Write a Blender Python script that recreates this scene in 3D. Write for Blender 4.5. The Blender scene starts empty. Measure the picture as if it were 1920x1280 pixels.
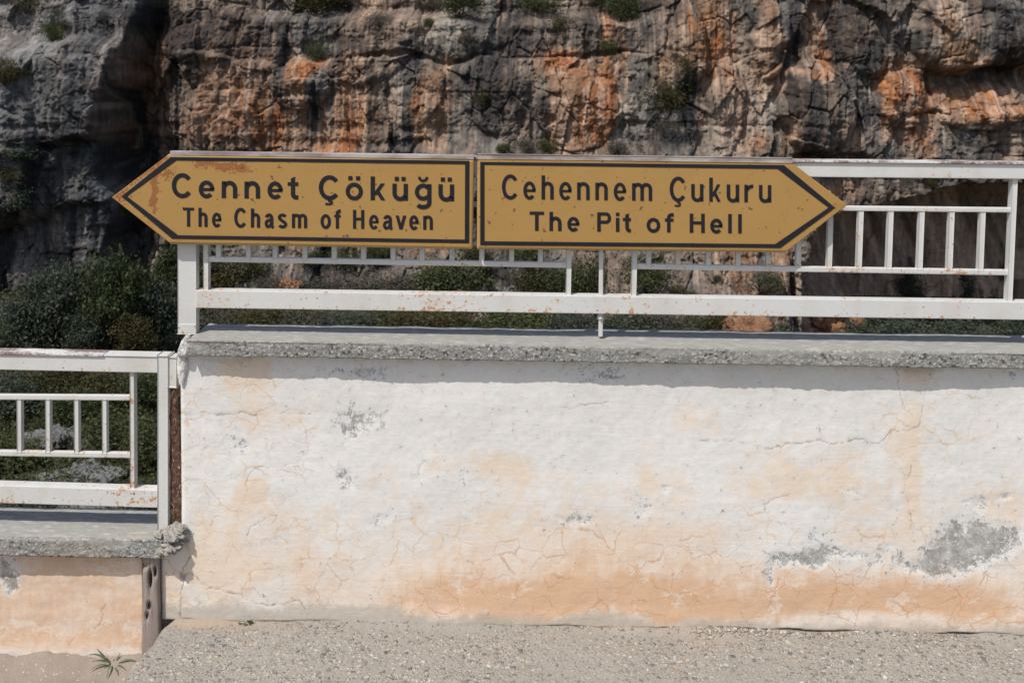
import bpy, bmesh, math, random
import numpy as np
from mathutils import Matrix, Vector

SC = bpy.context.scene
COL = SC.collection
random.seed(7)
RNG = np.random.default_rng(7)
R = math.radians

# ------------------------------------------------------------------ camera
FPX = 1867.0                       # focal length in photo pixels (1920 wide)
DIST, HORIZON = 3.3, 130.0
YAW, PITCH, ROLL = R(1.4), R(3.3), 0.0085
PY0 = HORIZON + FPX * math.tan(PITCH)
_t = math.atan((1172 - PY0) / FPX) + PITCH
CAM_H = DIST / math.cos(YAW) * math.tan(_t)      # wall foot stands at z = 0
CAM_POS = Vector((0.0, -DIST, CAM_H))
CAM_ROT = (Matrix.Rotation(YAW, 3, 'Z') @ Matrix.Rotation(R(90) - PITCH, 3, 'X') @ Matrix.Rotation(ROLL, 3, 'Z'))
cam_data = bpy.data.cameras.new('camera')
cam = bpy.data.objects.new('camera', cam_data)
COL.objects.link(cam)
cam.matrix_world = Matrix.Translation(CAM_POS) @ CAM_ROT.to_4x4()
cam_data.sensor_width = 36.0
cam_data.lens = FPX / 1920 * 36
cam_data.shift_y = -(640 - PY0) / 1920
cam_data.clip_start, cam_data.clip_end = 0.05, 1000
cam_data.dof.use_dof = True
cam_data.dof.focus_distance = 3.35
cam_data.dof.aperture_fstop = 11
SC.camera = cam

# ------------------------------------------------------------------ light
SUN_TRAVEL = Vector((0.40, 0.52, -1.0)).normalized()
to_sun = -SUN_TRAVEL
world = bpy.data.worlds.new('World')
SC.world = world
world.use_nodes = True
wn = world.node_tree
sky = wn.nodes.new('ShaderNodeTexSky')
sky.sky_type = 'NISHITA'
sky.sun_disc = False
sky.sun_elevation = math.asin(to_sun.z)
sky.sun_rotation = math.atan2(to_sun.x, to_sun.y)
sky.dust_density = 2.0
bg = wn.nodes['Background']
bg.inputs['Strength'].default_value = 0.11
wn.links.new(sky.outputs['Color'], bg.inputs['Color'])
sun_data = bpy.data.lights.new('sun', 'SUN')
sun_data.energy = 3.6
sun_data.angle = R(0.5)
sun_data.color = (1.0, 0.965, 0.91)
sun = bpy.data.objects.new('sun', sun_data)
COL.objects.link(sun)
sun.rotation_euler = SUN_TRAVEL.to_track_quat('-Z', 'Y').to_euler()
SC.view_settings.view_transform = 'Standard'
SC.view_settings.look = 'None'
SC.view_settings.exposure = 0.15
SC.view_settings.gamma = 1.0
SC.cycles.max_bounces = 6

# ------------------------------------------------------------------ projection helpers
ROTN = np.array(CAM_ROT)
CP = np.array(CAM_POS)

def ray(u, v):
    d = np.array([(u - 960) / FPX, (PY0 - v) / FPX, -1.0])
    return ROTN @ d

def P(u, v, Y=0.0):
    """photo pixel -> point on the vertical plane at this Y"""
    d = ray(u, v)
    return CP + d * ((Y - CP[1]) / d[1])

def to_px(x, y, z):
    q = np.stack([x - CP[0], y - CP[1], z - CP[2]], -1) @ ROTN
    return 960 + FPX * q[..., 0] / -q[..., 2], PY0 - FPX * q[..., 1] / -q[..., 2]

# ------------------------------------------------------------------ noise
def _h(ix, iy, seed):
    n = (ix.astype(np.int64) * 374761393 + iy.astype(np.int64) * 668265263 + seed * 974634777) & 0xffffffff
    n = ((n ^ (n >> 13)) * 1274126177) & 0xffffffff
    n = ((n ^ (n >> 16)) * 2246822519) & 0xffffffff
    return ((n ^ (n >> 15)) & 0xffffff) / float(0xffffff)

def vn(x, y, seed=0):
    x = np.asarray(x, float); y = np.asarray(y, float)
    x0 = np.floor(x); y0 = np.floor(y)
    fx = x - x0; fy = y - y0
    fx = fx * fx * (3 - 2 * fx); fy = fy * fy * (3 - 2 * fy)
    a = _h(x0, y0, seed); b = _h(x0 + 1, y0, seed); c = _h(x0, y0 + 1, seed); d = _h(x0 + 1, y0 + 1, seed)
    return ((a * (1 - fx) + b * fx) * (1 - fy) + (c * (1 - fx) + d * fx) * fy) * 2 - 1

def fbm(x, y, o=4, seed=0, gain=0.5):
    s = 0; a = 1; t = 0
    for i in range(o):
        s = s + a * vn(x * 2 ** i + i * 17.3, y * 2 ** i - i * 9.1, seed + i)
        t += a; a *= gain
    return s / t * 1.6

def ridged(x, y, o=4, seed=0):
    s = 0; a = 1; t = 0
    for i in range(o):
        s = s + a * (1 - np.abs(vn(x * 2 ** i + i * 3.7, y * 2 ** i + i * 5.1, seed + i)) * 2)
        t += a; a *= .5
    return s / t

def facet(x, y, seed=0, tilt=1.0, off=1.0):
    """jittered cells, each its own tilted plane: fractured rock. returns height, edge distance, cell id"""
    x = np.asarray(x, float); y = np.asarray(y, float)
    cx = np.floor(x); cy = np.floor(y)
    d1 = np.full(x.shape, 9.0); d2 = np.full(x.shape, 9.0); val = np.zeros(x.shape); cid = np.zeros(x.shape)
    for i in (-1, 0, 1):
        for j in (-1, 0, 1):
            gx = cx + i; gy = cy + j
            sx = gx + .1 + .8 * _h(gx, gy, seed); sy = gy + .1 + .8 * _h(gx, gy, seed + 1)
            d = np.hypot(x - sx, y - sy)
            h = off * (_h(gx, gy, seed + 2) - .5) * 2 + tilt * ((_h(gx, gy, seed + 3) - .5) * (x - sx) + (_h(gx, gy, seed + 4) - .5) * (y - sy)) * 2
            near = d < d1
            d2 = np.where(near, d1, np.minimum(d2, d))
            val = np.where(near, h, val); cid = np.where(near, _h(gx, gy, seed + 5), cid)
            d1 = np.where(near, d, d1)
    return val, d2 - d1, cid

def sstep(a, b, x):
    t = np.clip((x - a) / (b - a), 0, 1)
    return t * t * (3 - 2 * t)

def blob(u, v, cu, cv, ru, rv, ang=0):
    c, s = math.cos(R(ang)), math.sin(R(ang))
    du, dv = u - cu, v - cv
    return np.exp(-(((du * c + dv * s) / ru) ** 2 + ((-du * s + dv * c) / rv) ** 2))

def polydist(u, v, pts):
    best = np.full(np.shape(u), 1e9)
    for (ax, ay), (bx, by) in zip(pts[:-1], pts[1:]):
        L = (bx - ax) ** 2 + (by - ay) ** 2
        t = np.clip(((u - ax) * (bx - ax) + (v - ay) * (by - ay)) / L, 0, 1)
        best = np.minimum(best, np.hypot(u - ax - t * (bx - ax), v - ay - t * (by - ay)))
    return best

# ------------------------------------------------------------------ object helpers
def tag(o, label=None, cat=None, group=None, kind=None):
    for k, v in (('label', label), ('category', cat), ('group', group), ('kind', kind)):
        if v: o[k] = v
    return o

def empty(name, loc, label, cat, group=None):
    o = bpy.data.objects.new(name, None)
    COL.objects.link(o)
    o.location = tuple(loc); o.empty_display_size = 0.1
    return tag(o, label, cat, group)

def link(name, me, mat, parent=None, loc=(0, 0, 0)):
    o = bpy.data.objects.new(name, me)
    if mat is not None: me.materials.append(mat)
    COL.objects.link(o)
    if parent: o.parent = parent
    o.location = loc
    return o

def world_base(parent):
    b = Vector((0, 0, 0))
    while parent:
        b += parent.location; parent = parent.parent
    return np.array(b)

def mesh(name, verts, faces, mat, parent=None, smooth=False, attrs=None, fattrs=None):
    """verts in world space; faces an (n,k) array or a list"""
    verts = np.asarray(verts, float).reshape(-1, 3) - world_base(parent)
    me = bpy.data.meshes.new(name)
    if isinstance(faces, np.ndarray):
        n, k = faces.shape
        me.vertices.add(len(verts)); me.vertices.foreach_set('co', verts.ravel())
        me.loops.add(n * k); me.loops.foreach_set('vertex_index', faces.ravel().astype(np.int32))
        me.polygons.add(n); me.polygons.foreach_set('loop_start', np.arange(0, n * k, k, dtype=np.int32))
        me.update(calc_edges=True)
    else:
        me.from_pydata([tuple(p) for p in verts], [], [tuple(f) for f in faces])
    if smooth: me.polygons.foreach_set('use_smooth', np.ones(len(me.polygons), bool))
    for dom, dd in (('POINT', attrs or {}), ('FACE', fattrs or {})):
        for k_, a in dd.items():
            a = np.asarray(a, float)
            if a.ndim == 2:
                at = me.attributes.new(k_, 'FLOAT_COLOR', dom)
                at.data.foreach_set('color', np.concatenate([a, np.ones((len(a), 1))], 1).ravel())
            else:
                at = me.attributes.new(k_, 'FLOAT', dom)
                at.data.foreach_set('value', a.ravel())
    me.validate()
    return link(name, me, mat, parent)

def gridfaces(ny, nx, flip=False):
    i = np.arange(ny - 1)[:, None] * nx + np.arange(nx - 1)[None, :]
    f = np.stack([i, i + 1, i + nx + 1, i + nx], -1).reshape(-1, 4)
    return f[:, ::-1].copy() if flip else f

def bar(name, p0, p1, wid, dep, mat, parent, bevel=0.003, wob=0.0):
    """square tube from p0 to p1: wid across the picture, dep along Y, soft edges"""
    p0, p1 = Vector(tuple(p0)), Vector(tuple(p1))
    ax = (p1 - p0); L = ax.length; ax.normalize()
    yy = Vector((0, 1, 0)); yy = (yy - ax * yy.dot(ax)).normalized(); side = ax.cross(yy)
    bm = bmesh.new()
    bmesh.ops.create_cube(bm, size=1.0)
    for v in bm.verts:
        c = v.co
        v.co = (p0 + p1) / 2 + ax * (c.x * L) + yy * (c.y * dep) + side * (c.z * wid)
    if bevel: bmesh.ops.bevel(bm, geom=list(bm.edges), offset=bevel, segments=2, affect='EDGES', profile=.6)
    b = Vector(tuple(world_base(parent)))
    for v in bm.verts: v.co -= b
    bmesh.ops.recalc_face_normals(bm, faces=bm.faces)
    me = bpy.data.meshes.new(name); bm.to_mesh(me); bm.free()
    return link(name, me, mat, parent)

_ICO = {}
def ico(sub):
    if sub not in _ICO:
        bm = bmesh.new(); bmesh.ops.create_icosphere(bm, subdivisions=sub, radius=1)
        _ICO[sub] = (np.array([v.co[:] for v in bm.verts]), np.array([[v.index for v in f.verts] for f in bm.faces]))
        bm.free()
    return _ICO[sub]

def lump(name, c, r, mat, parent=None, sub=4, rough=.25, freq=2.0, seed=1, flat=0.3, attrs=None):
    """irregular stone or mortar: sphere pushed about by faceted noise"""
    v, f = ico(sub)
    a = np.arctan2(v[:, 1], v[:, 0]) / math.pi * freq; b = v[:, 2] * freq
    fv, _, _ = facet(v[:, 0] * freq + v[:, 2] * 1.7 + 9, v[:, 1] * freq - v[:, 2] * 1.3 + 5, seed, 1, 1)
    d = 1 + rough * (flat * fv + fbm(v[:, 0] * freq * 2 + v[:, 2] * 2.1, v[:, 1] * freq * 2 - v[:, 2] * 1.9, 4, seed))
    w = v * d[:, None] * np.array(r) + np.array(c)
    return mesh(name, w, f, mat, parent, smooth=False, attrs=attrs)

# ------------------------------------------------------------------ material helper
class Mat:
    def __init__(s, name):
        s.m = bpy.data.materials.new(name); s.m.use_nodes = True
        s.t = s.m.node_tree; s.t.nodes.clear()
        s._pos = None
    def n(s, typ, ins=None, **at):
        nd = s.t.nodes.new('ShaderNode' + typ)
        for k, v in at.items(): setattr(nd, k, v)
        for k, v in (ins or {}).items(): s.set(nd.inputs[k], v)
        return nd
    def set(s, sock, v):
        if isinstance(v, bpy.types.NodeSocket): s.t.links.new(v, sock)
        elif isinstance(v, (tuple, list)) and sock.type == 'RGBA' and len(v) == 3: sock.default_value = (*v, 1)
        else: sock.default_value = v
    @property
    def pos(s):
        if s._pos is None: s._pos = s.n('NewGeometry').outputs['Position']
        return s._pos
    def obj(s): return s.n('TexCoord').outputs['Object']
    def map(s, sc=(1, 1, 1), vec=None, loc=(0, 0, 0)):
        return s.n('Mapping', {'Vector': vec or s.pos, 'Scale': sc, 'Location': loc}).outputs[0]
    def noise(s, scale, detail=4, rough=.55, vec=None, dist=0.0, col=False):
        nd = s.n('TexNoise', {'Vector': vec or s.pos, 'Scale': scale, 'Detail': detail, 'Roughness': rough, 'Distortion': dist})
        return nd.outputs['Color' if col else 'Fac']
    def vor(s, scale, feature='F1', vec=None, out='Distance', rnd=1.0):
        nd = s.n('TexVoronoi', {'Vector': vec or s.pos, 'Scale': scale, 'Randomness': rnd}, feature=feature)
        return nd.outputs[out]
    def attr(s, name, out='Fac'): return s.n('Attribute', attribute_name=name).outputs[out]
    def math(s, op, a, b=0.0, clamp=False):
        nd = s.n('Math', operation=op, use_clamp=clamp); s.set(nd.inputs[0], a); s.set(nd.inputs[1], b)
        return nd.outputs[0]
    def step(s, a, lo, hi, to0=0.0, to1=1.0):
        nd = s.n('MapRange', {'Value': a, 'From Min': lo, 'From Max': hi, 'To Min': to0, 'To Max': to1}, interpolation_type='SMOOTHSTEP')
        return nd.outputs[0]
    def mix(s, f, a, b, mode='MIX'):
        nd = s.n('Mix', data_type='RGBA', blend_type=mode)
        s.set(nd.inputs['Factor'], f); s.set(nd.inputs[6], a); s.set(nd.inputs[7], b)
        return nd.outputs[2]
    def ramp(s, f, stops):
        nd = s.n('ValToRGB', {'Fac': f}); el = nd.color_ramp.elements
        while len(el) < len(stops): el.new(.5)
        for e, (p, c) in zip(el, stops): e.position = p; e.color = (*c, 1)
        return nd.outputs[0]
    def bump(s, h, strength=.5, dist=.01, normal=None):
        ins = {'Height': h, 'Strength': strength, 'Distance': dist}
        if normal: ins['Normal'] = normal
        return s.n('Bump', ins).outputs[0]
    def out(s, col, rough=.85, normal=None, spec=.3, metal=0.0, extra=None):
        ins = {'Base Color': col, 'Roughness': rough, 'Specular IOR Level': spec, 'Metallic': metal}
        if normal: ins['Normal'] = normal
        ins.update(extra or {})
        b = s.n('BsdfPrincipled', ins)
        o = s.n('OutputMaterial'); s.t.links.new(b.outputs[0], o.inputs[0])
        return s.m

# ---- weathered white paint with rust freckles
def paint_mat(name, base=(.585, .58, .56), amount=0.0):
    m = Mat(name)
    big = m.noise(4, 3); fine = m.noise(95, 4, .6); mid = m.noise(30, 4, .65)
    v = m.math('ADD', m.math('MULTIPLY', fine, .6), m.math('ADD', m.math('MULTIPLY', mid, .45), m.math('MULTIPLY', big, .34)))
    gz = m.n('SeparateXYZ', {0: m.n('TexCoord').outputs['Generated']}).outputs[2]
    low = m.math('ADD', m.step(gz, .45, .0, 0, .045), m.step(gz, .93, 1.0, 0, .03))
    v = m.math('ADD', m.math('ADD', v, amount), low)
    stain = m.step(v, .78, .86)
    rust = m.step(v, .83, .88)
    pit = m.step(m.math('ADD', m.noise(75, 2, .5), amount), .755, .775)
    dirt = m.noise(9, 5, .6, m.map((1, 1, .5)))
    c = m.mix(m.step(dirt, .42, .72, 0, .6), base, (.50, .465, .41))
    c = m.mix(m.math('MULTIPLY', stain, .55), c, (.66, .44, .26))
    c = m.mix(m.math('MULTIPLY', rust, .75), c, (.36, .16, .07))
    c = m.mix(m.math('MULTIPLY', pit, .85), c, (.10, .055, .04))
    h = m.math('SUBTRACT', m.noise(60, 3), m.math('MULTIPLY', rust, .8))
    return m.out(c, m.step(rust, 0, 1, .42, .85), m.bump(h, .35, .002), .4)

WHITE = paint_mat('white_paint_rusting', amount=.004)
WHITE_CLEAN = paint_mat('white_paint_clean', amount=-.05)
WHITE_RUSTY = paint_mat('white_paint_rusty', amount=.036)

def rust_mat():
    m = Mat('rusty_steel')
    n = m.noise(45, 6, .7); k = m.noise(160, 3, .6, m.map((1, 1, .4)))
    c = m.ramp(n, [(.3, (.045, .026, .02)), (.52, (.13, .07, .045)), (.75, (.22, .13, .085))])
    c = m.mix(m.step(k, .60, .68), c, (.45, .40, .35))
    return m.out(c, .95, m.bump(m.math('ADD', n, k), .9, .006), .1)
RUST = rust_mat()

def cap_mat():
    m = Mat('rail_cap_worn_paint')
    n = m.noise(14, 5, .65, m.map((.35, 1, 1))); k = m.noise(90, 4, .6)
    f = m.step(m.math('ADD', m.math('MULTIPLY', n, .7), m.math('MULTIPLY', k, .3)), .42, .55)
    c = m.mix(f, (.62, .59, .56), (.20, .145, .125))
    return m.out(c, .6, m.bump(k, .3, .002))
CAP = cap_mat()

# ---- sign face
def sign_mat():
    m = Mat('ochre_sign_paint')
    n = m.noise(5, 4); sp = m.noise(120, 4, .6); pits = m.noise(55, 2, .45)
    c = m.mix(n, (.345, .200, .058), (.385, .226, .070))
    r = m.attr('rust')
    f = m.step(m.math('ADD', sp, m.math('MULTIPLY', r, .34)), .685, .78)
    f2 = m.step(m.math('ADD', m.noise(25, 5, .6), m.math('MULTIPLY', r, .25)), .66, .86)
    c = m.mix(m.math('MULTIPLY', f2, .55), c, (.36, .15, .045))
    c = m.mix(m.math('MULTIPLY', f, .85), c, (.24, .085, .028))
    p = m.step(pits, .705, .72)
    c = m.mix(m.math('MULTIPLY', p, .8), c, (.10, .05, .025))
    ed = m.attr('edge')
    c = m.mix(m.math('MULTIPLY', ed, .35), c, (.50, .30, .11))
    return m.out(c, .5, m.bump(m.math('SUBTRACT', m.noise(6, 3), m.math('MULTIPLY', f, .4)), .22, .006), .35)
SIGN = sign_mat()
def film_mat():
    m = Mat('dark_lettering_film')
    n = m.noise(30, 4)
    sp = m.step(m.noise(110, 2), .74, .77)
    c = m.mix(n, (.012, .012, .016), (.022, .021, .026))
    c = m.mix(m.math('MULTIPLY', sp, .6), c, (.16, .09, .05))
    return m.out(c, .6, None, .15)
FILM = film_mat()
def trim_mat():
    m = Mat('sign_edge_worn_metal')
    n = m.noise(20, 5, .6, m.map((.3, 1, 1)))
    return m.out(m.mix(m.step(n, .35, .65), (.21, .165, .15), (.43, .38, .35)), .5, m.bump(n, .3, .002))
TRIM = trim_mat()
def back_mat():
    m = Mat('sign_back_grey_metal')
    return m.out(m.mix(m.noise(12), (.3, .3, .3), (.4, .4, .39)), .5, None, .4)
SBACK = back_mat()

# ---- wall plaster
def plaster_mat():
    m = Mat('stained_white_plaster')
    fine = m.noise(160, 5, .65); mid = m.noise(38, 5, .62); brush = m.noise(30, 5, .6, m.map((.22, 1, 2.6)))
    big = m.noise(3.2, 5, .6)
    gr, og, nt, cr, dk, tn = (m.attr(k) for k in ('grey', 'orange', 'net', 'crack', 'grime', 'tan'))
    c = m.mix(m.step(m.math('ADD', m.math('MULTIPLY', big, .6), m.math('MULTIPLY', mid, .4)), .36, .64), (.72, .70, .67), (.64, .62, .585))
    c = m.mix(m.step(mid, .55, .75, 0, .25), c, (.70, .63, .55))
    # damp tan / orange
    tf = m.step(m.math('ADD', tn, m.math('MULTIPLY', m.math('SUBTRACT', m.noise(11, 6, .62), .5), 1.3)), .18, .62)
    c = m.mix(m.math('MULTIPLY', tf, .62), c, (.71, .545, .385))
    of = m.math('ADD', og, m.math('MULTIPLY', m.math('SUBTRACT', m.noise(5, 8, .72, m.map((.7, 1, 1.6))), .5), 1.5))
    of = m.math('ADD', of, m.math('MULTIPLY', m.math('SUBTRACT', m.noise(17, 6, .7, m.map((1.6, 1, .55))), .5), 1.1))
    c = m.mix(m.step(of, .02, .78, 0, .85), c, (.715, .58, .46))
    c = m.mix(m.step(of, .50, 1.35, 0, .9), c, (.615, .395, .245))
    fl = m.step(m.math('ADD', m.noise(24, 5, .7), m.math('MULTIPLY', og, -.06)), .57, .68)
    c = m.mix(m.math('MULTIPLY', fl, .5), c, (.74, .67, .58))
    fk = m.step(m.math('ADD', m.noise(8.5, 8, .72, m.map((.8, 1, 1.2), None, (4, 0, 2))), m.math('MULTIPLY', fine, .10)), .615, .64)
    c = m.mix(m.math('MULTIPLY', fk, m.step(og, .1, .5, .15, .55)), c, (.72, .64, .55))
    sp_ = m.step(m.noise(150, 3, .6), .62, .70)
    c = m.mix(m.math('MULTIPLY', sp_, .22), c, (.50, .42, .34))
    # crazing network
    wv = m.n('VectorMath', {0: m.pos, 1: m.n('VectorMath', {0: m.noise(9, 4, .6, col=True), 1: (.10, .10, .10)}, operation='MULTIPLY').outputs[0]}, operation='ADD').outputs[0]
    ve = m.vor(10.5, 'DISTANCE_TO_EDGE', m.map((.9, .0, 1.1), wv))
    ve2 = m.vor(21, 'DISTANCE_TO_EDGE', m.map((.8, .0, 1.0), wv, (3, 0, 7)))
    part = m.step(m.math('ADD', nt, m.math('MULTIPLY', m.math('SUBTRACT', m.noise(4.5, 3), .5), 1.4)), .35, .6)
    net = m.math('MULTIPLY', m.step(ve, .0, .028, 1, 0), part)
    net2 = m.math('MULTIPLY', m.math('MULTIPLY', m.step(ve2, .0, .035, .7, 0), part), m.step(m.noise(6, 2), .5, .62))
    netm = m.math('MAXIMUM', net, net2)
    ncol = m.mix(m.step(og, .1, .6), (.60, .40, .22), (.50, .24, .115))
    c = m.mix(m.math('MULTIPLY', netm, m.step(m.noise(8, 5, .6), .40, .58, .0, .62)), c, ncol)
    # flaked paint showing grey render
    g0 = m.math('ADD', gr, m.math('ADD', m.math('MULTIPLY', m.math('SUBTRACT', mid, .5), 3.1), m.math('MULTIPLY', m.math('SUBTRACT', fine, .5), 2.2)))
    g = m.math('MULTIPLY', m.step(g0, .48, .58), m.step(m.math('ADD', m.noise(85, 5, .7), m.math('MULTIPLY', gr, .16)), .47, .60))
    halo = m.step(m.math('ADD', gr, m.math('MULTIPLY', m.math('SUBTRACT', mid, .5), .8)), .10, .42)
    c = m.mix(m.math('MULTIPLY', halo, .55), c, (.68, .68, .67))
    gcol = m.mix(m.step(m.noise(22, 6, .7), .35, .65), (.21, .19, .165), (.43, .435, .42))
    c = m.mix(m.math('MULTIPLY', g, .85), c, gcol)
    # grime at the foot and under the coping
    df = m.step(m.math('ADD', dk, m.math('MULTIPLY', m.math('SUBTRACT', m.noise(16, 7, .72), .5), 1.9)), .25, .95)
    c = m.mix(m.math('MULTIPLY', df, .80), c, (.43, .38, .315))
    c = m.mix(m.math('MULTIPLY', m.step(brush, .60, .75), .12), c, (.55, .47, .40))
    c = m.mix(m.math('MULTIPLY', m.step(m.math('ADD', cr, m.math('MULTIPLY', m.math('SUBTRACT', fine, .5), .5)), .15, 1.0), .68), c, (.22, .17, .13))
    h = m.math('ADD', m.math('MULTIPLY', brush, .9), m.math('MULTIPLY', fine, .55))
    h = m.math('SUBTRACT', h, m.math('MULTIPLY', g, .55))
    h = m.math('SUBTRACT', h, m.math('MULTIPLY', netm, .35))
    n1 = m.bump(h, .28, .0025)
    n2 = m.bump(m.math('ADD', mid, m.math('MULTIPLY', m.noise(14, 4, .6), 1.2)), .22, .006, n1)
    return m.out(c, .92, n2, .12)
PLASTER = plaster_mat()

def concrete_mat():
    m = Mat('weathered_concrete')
    a = m.attr('rough')
    n = m.noise(28, 6, .65); f = m.noise(210, 4, .6); s = m.noise(60, 4, .6, m.map((.3, 1, 1)))
    v = m.vor(120, 'F1', out='Color'); vd = m.vor(120, 'F1')
    hv = m.n('SeparateColor', {0: v}).outputs[0]
    top = m.mix(n, (.23, .225, .205), (.35, .34, .31))
    top = m.mix(m.math('MULTIPLY', m.step(s, .5, .7), .45), top, (.52, .50, .45))
    chip = m.step(m.math('ADD', m.math('MULTIPLY', f, .5), m.math('MULTIPLY', s, .5)), .60, .68)
    top = m.mix(m.math('MULTIPLY', chip, .6), top, (.58, .56, .52))
    agg = m.mix(n, (.20, .197, .185), (.32, .315, .295))
    agg = m.mix(m.step(hv, .74, .80), agg, (.40, .39, .365))
    agg = m.mix(m.step(hv, .16, .10), agg, (.07, .065, .06))
    agg = m.mix(m.step(vd, .42, .62, 0, .6), agg, (.16, .155, .14))
    c = m.mix(a, top, agg)
    st = m.attr('stain')
    c = m.mix(m.math('MULTIPLY', st, .6), c, (.46, .36, .26))
    h = m.math('ADD', m.math('MULTIPLY', f, .5), m.math('MULTIPLY', m.math('MULTIPLY', vd, a), 1.6))
    return m.out(c, .93, m.bump(h, .45, .003), .15)
CONC = concrete_mat()

def slab_mat():
    m = Mat('exposed_aggregate_concrete')
    n = m.noise(5, 5, .6); f = m.noise(140, 5, .65); sm = m.attr('smooth')
    wv = m.map((1, 1, 1), m.n('VectorMath', {0: m.pos, 1: m.n('VectorMath', {0: m.noise(70, 3, col=True), 1: (.010, .010, .010)}, operation='MULTIPLY').outputs[0]}, operation='ADD').outputs[0])
    v = m.n('TexVoronoi', {'Vector': wv, 'Scale': 95.0})
    v2 = m.n('TexVoronoi', {'Vector': wv, 'Scale': 48.0})
    h1 = m.n('SeparateColor', {0: v.outputs['Color']}); h2 = m.n('SeparateColor', {0: v2.outputs['Color']})
    base = m.mix(n, (.265, .245, .215), (.345, .32, .285))
    base = m.mix(m.step(f, .4, .7, 0, .5), base, (.20, .175, .145))
    peb = m.ramp(h1.outputs[1], [(.0, (.10, .10, .10)), (.25, (.24, .215, .18)), (.5, (.35, .31, .26)), (.72, (.42, .34, .275)), (.9, (.48, .44, .385))])
    pm = m.math('MULTIPLY', m.step(v.outputs['Distance'], .50, .34), m.step(h1.outputs[0], .22, .30))
    peb2 = m.ramp(h2.outputs[1], [(.0, (.10, .10, .10)), (.3, (.25, .225, .19)), (.6, (.38, .34, .285)), (.9, (.46, .42, .37))])
    pm2 = m.math('MULTIPLY', m.step(v2.outputs['Distance'], .46, .32), m.step(h2.outputs[0], .45, .50))
    keep = m.math('SUBTRACT', 1.0, sm)
    pm = m.math('MULTIPLY', pm, keep); pm2 = m.math('MULTIPLY', pm2, keep)
    c = m.mix(m.math('MULTIPLY', pm, .85), base, peb)
    c = m.mix(m.math('MULTIPLY', pm2, .85), c, peb2)
    c = m.mix(m.math('MULTIPLY', m.attr('tan'), .5), c, (.44, .31, .20))
    h = m.math('ADD', m.math('MULTIPLY', f, .5), m.math('ADD', m.math('MULTIPLY', pm, .7), pm2))
    return m.out(c, .9, m.bump(h, .8, .005), .2)
SLAB = slab_mat()

def soil_mat():
    m = Mat('dusty_soil')
    n = m.noise(9, 6, .65); f = m.noise(120, 5, .7); v = m.n('TexVoronoi', {'Vector': m.pos, 'Scale': 120.0})
    hv = m.n('SeparateColor', {0: v.outputs['Color']}).outputs[0]
    c = m.mix(n, (.235, .195, .16), (.33, .28, .23))
    c = m.mix(m.step(f, .45, .7, 0, .5), c, (.24, .195, .155))
    c = m.mix(m.math('MULTIPLY', m.step(hv, .955, .97), m.step(v.outputs['Distance'], .5, .35)), c, (.46, .40, .34))
    return m.out(c, .95, m.bump(m.math('ADD', f, m.math('MULTIPLY', n, .6)), .7, .006), .1)
SOIL = soil_mat()

def pebble_mat():
    m = Mat('river_pebbles')
    c = m.attr('tint', 'Color')
    c = m.mix(m.noise(90, 4), c, (.45, .39, .31), 'MIX')
    c = m.mix(.55, c, m.attr('tint', 'Color'))
    return m.out(c, .75, m.bump(m.noise(150, 3), .3, .002), .3)
PEBBLE = pebble_mat()

def wood_mat():
    m = Mat('grey_weathered_wood')
    g = m.noise(22, 5, .6, m.map((2.2, 2.2, .10)), .4); f = m.noise(130, 3, .6, m.map((1.5, 1.5, .08)))
    c = m.mix(g, (.18, .145, .125), (.40, .335, .30))
    c = m.mix(m.step(f, .55, .7, 0, .6), c, (.13, .105, .09))
    c = m.mix(m.step(m.noise(8, 3), .5, .75, 0, .6), c, (.44, .34, .27))
    return m.out(c, .9, m.bump(m.math('ADD', g, f), .6, .004), .1)
WOOD = wood_mat()
def hole_mat():
    m = Mat('rotten_wood_dark')
    return m.out(m.mix(m.noise(60), (.02, .015, .012), (.06, .04, .03)), .95, None, .05)
HOLE = hole_mat()

# ---- rock
def rock_mat():
    m = Mat('limestone_cliff')
    c = m.attr('tint', 'Color')
    f = m.noise(3.4, 8, .74); g = m.noise(.9, 6, .6, m.map((3.2, 3.2, .28))); k = m.noise(7, 5, .7)
    c = m.mix(1.0, c, m.ramp(f, [(.30, (.72, .72, .73)), (.5, (1, 1, 1)), (.72, (1.32, 1.29, 1.25))]), 'MULTIPLY')
    c = m.mix(1.0, c, m.ramp(g, [(.32, (.66, .66, .67)), (.5, (1, 1, 1)), (.7, (1.3, 1.26, 1.2))]), 'MULTIPLY')
    cr = m.vor(1.0, 'DISTANCE_TO_EDGE', m.map((1.1, 1.1, .7), m.n('VectorMath', {0: m.pos, 1: m.n('VectorMath', {0: m.noise(1.3, 5, .65, col=True), 1: (1.6, 1.6, 1.6)}, operation='MULTIPLY').outputs[0]}, operation='ADD').outputs[0]))
    ck = m.math('MULTIPLY', m.step(cr, 0, .03, 1, 0), m.step(m.noise(.5, 3), .48, .6))
    c = m.mix(m.math('MULTIPLY', ck, .6), c, (.02, .018, .016))
    h = m.math('ADD', m.math('MULTIPLY', f, 1.0), m.math('MULTIPLY', k, .45))
    h = m.math('SUBTRACT', h, m.math('MULTIPLY', ck, .5))
    return m.out(c, .95, m.bump(h, .75, .05), .1)
ROCK = rock_mat()

def boulder_mat(name, a, b):
    m = Mat(name)
    n = m.noise(2.2, 7, .68); k = m.noise(8, 5, .7)
    c = m.mix(n, a, b)
    c = m.mix(m.step(k, .5, .68, 0, .6), c, tuple(x * .45 for x in a))
    return m.out(c, .95, m.bump(m.math('ADD', n, k), .9, .15), .1)
BOULDER = boulder_mat('grey_boulder', (.11, .11, .11), (.30, .295, .285))
BOULDER_O = boulder_mat('orange_boulder', (.20, .10, .055), (.42, .24, .14))

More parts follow.
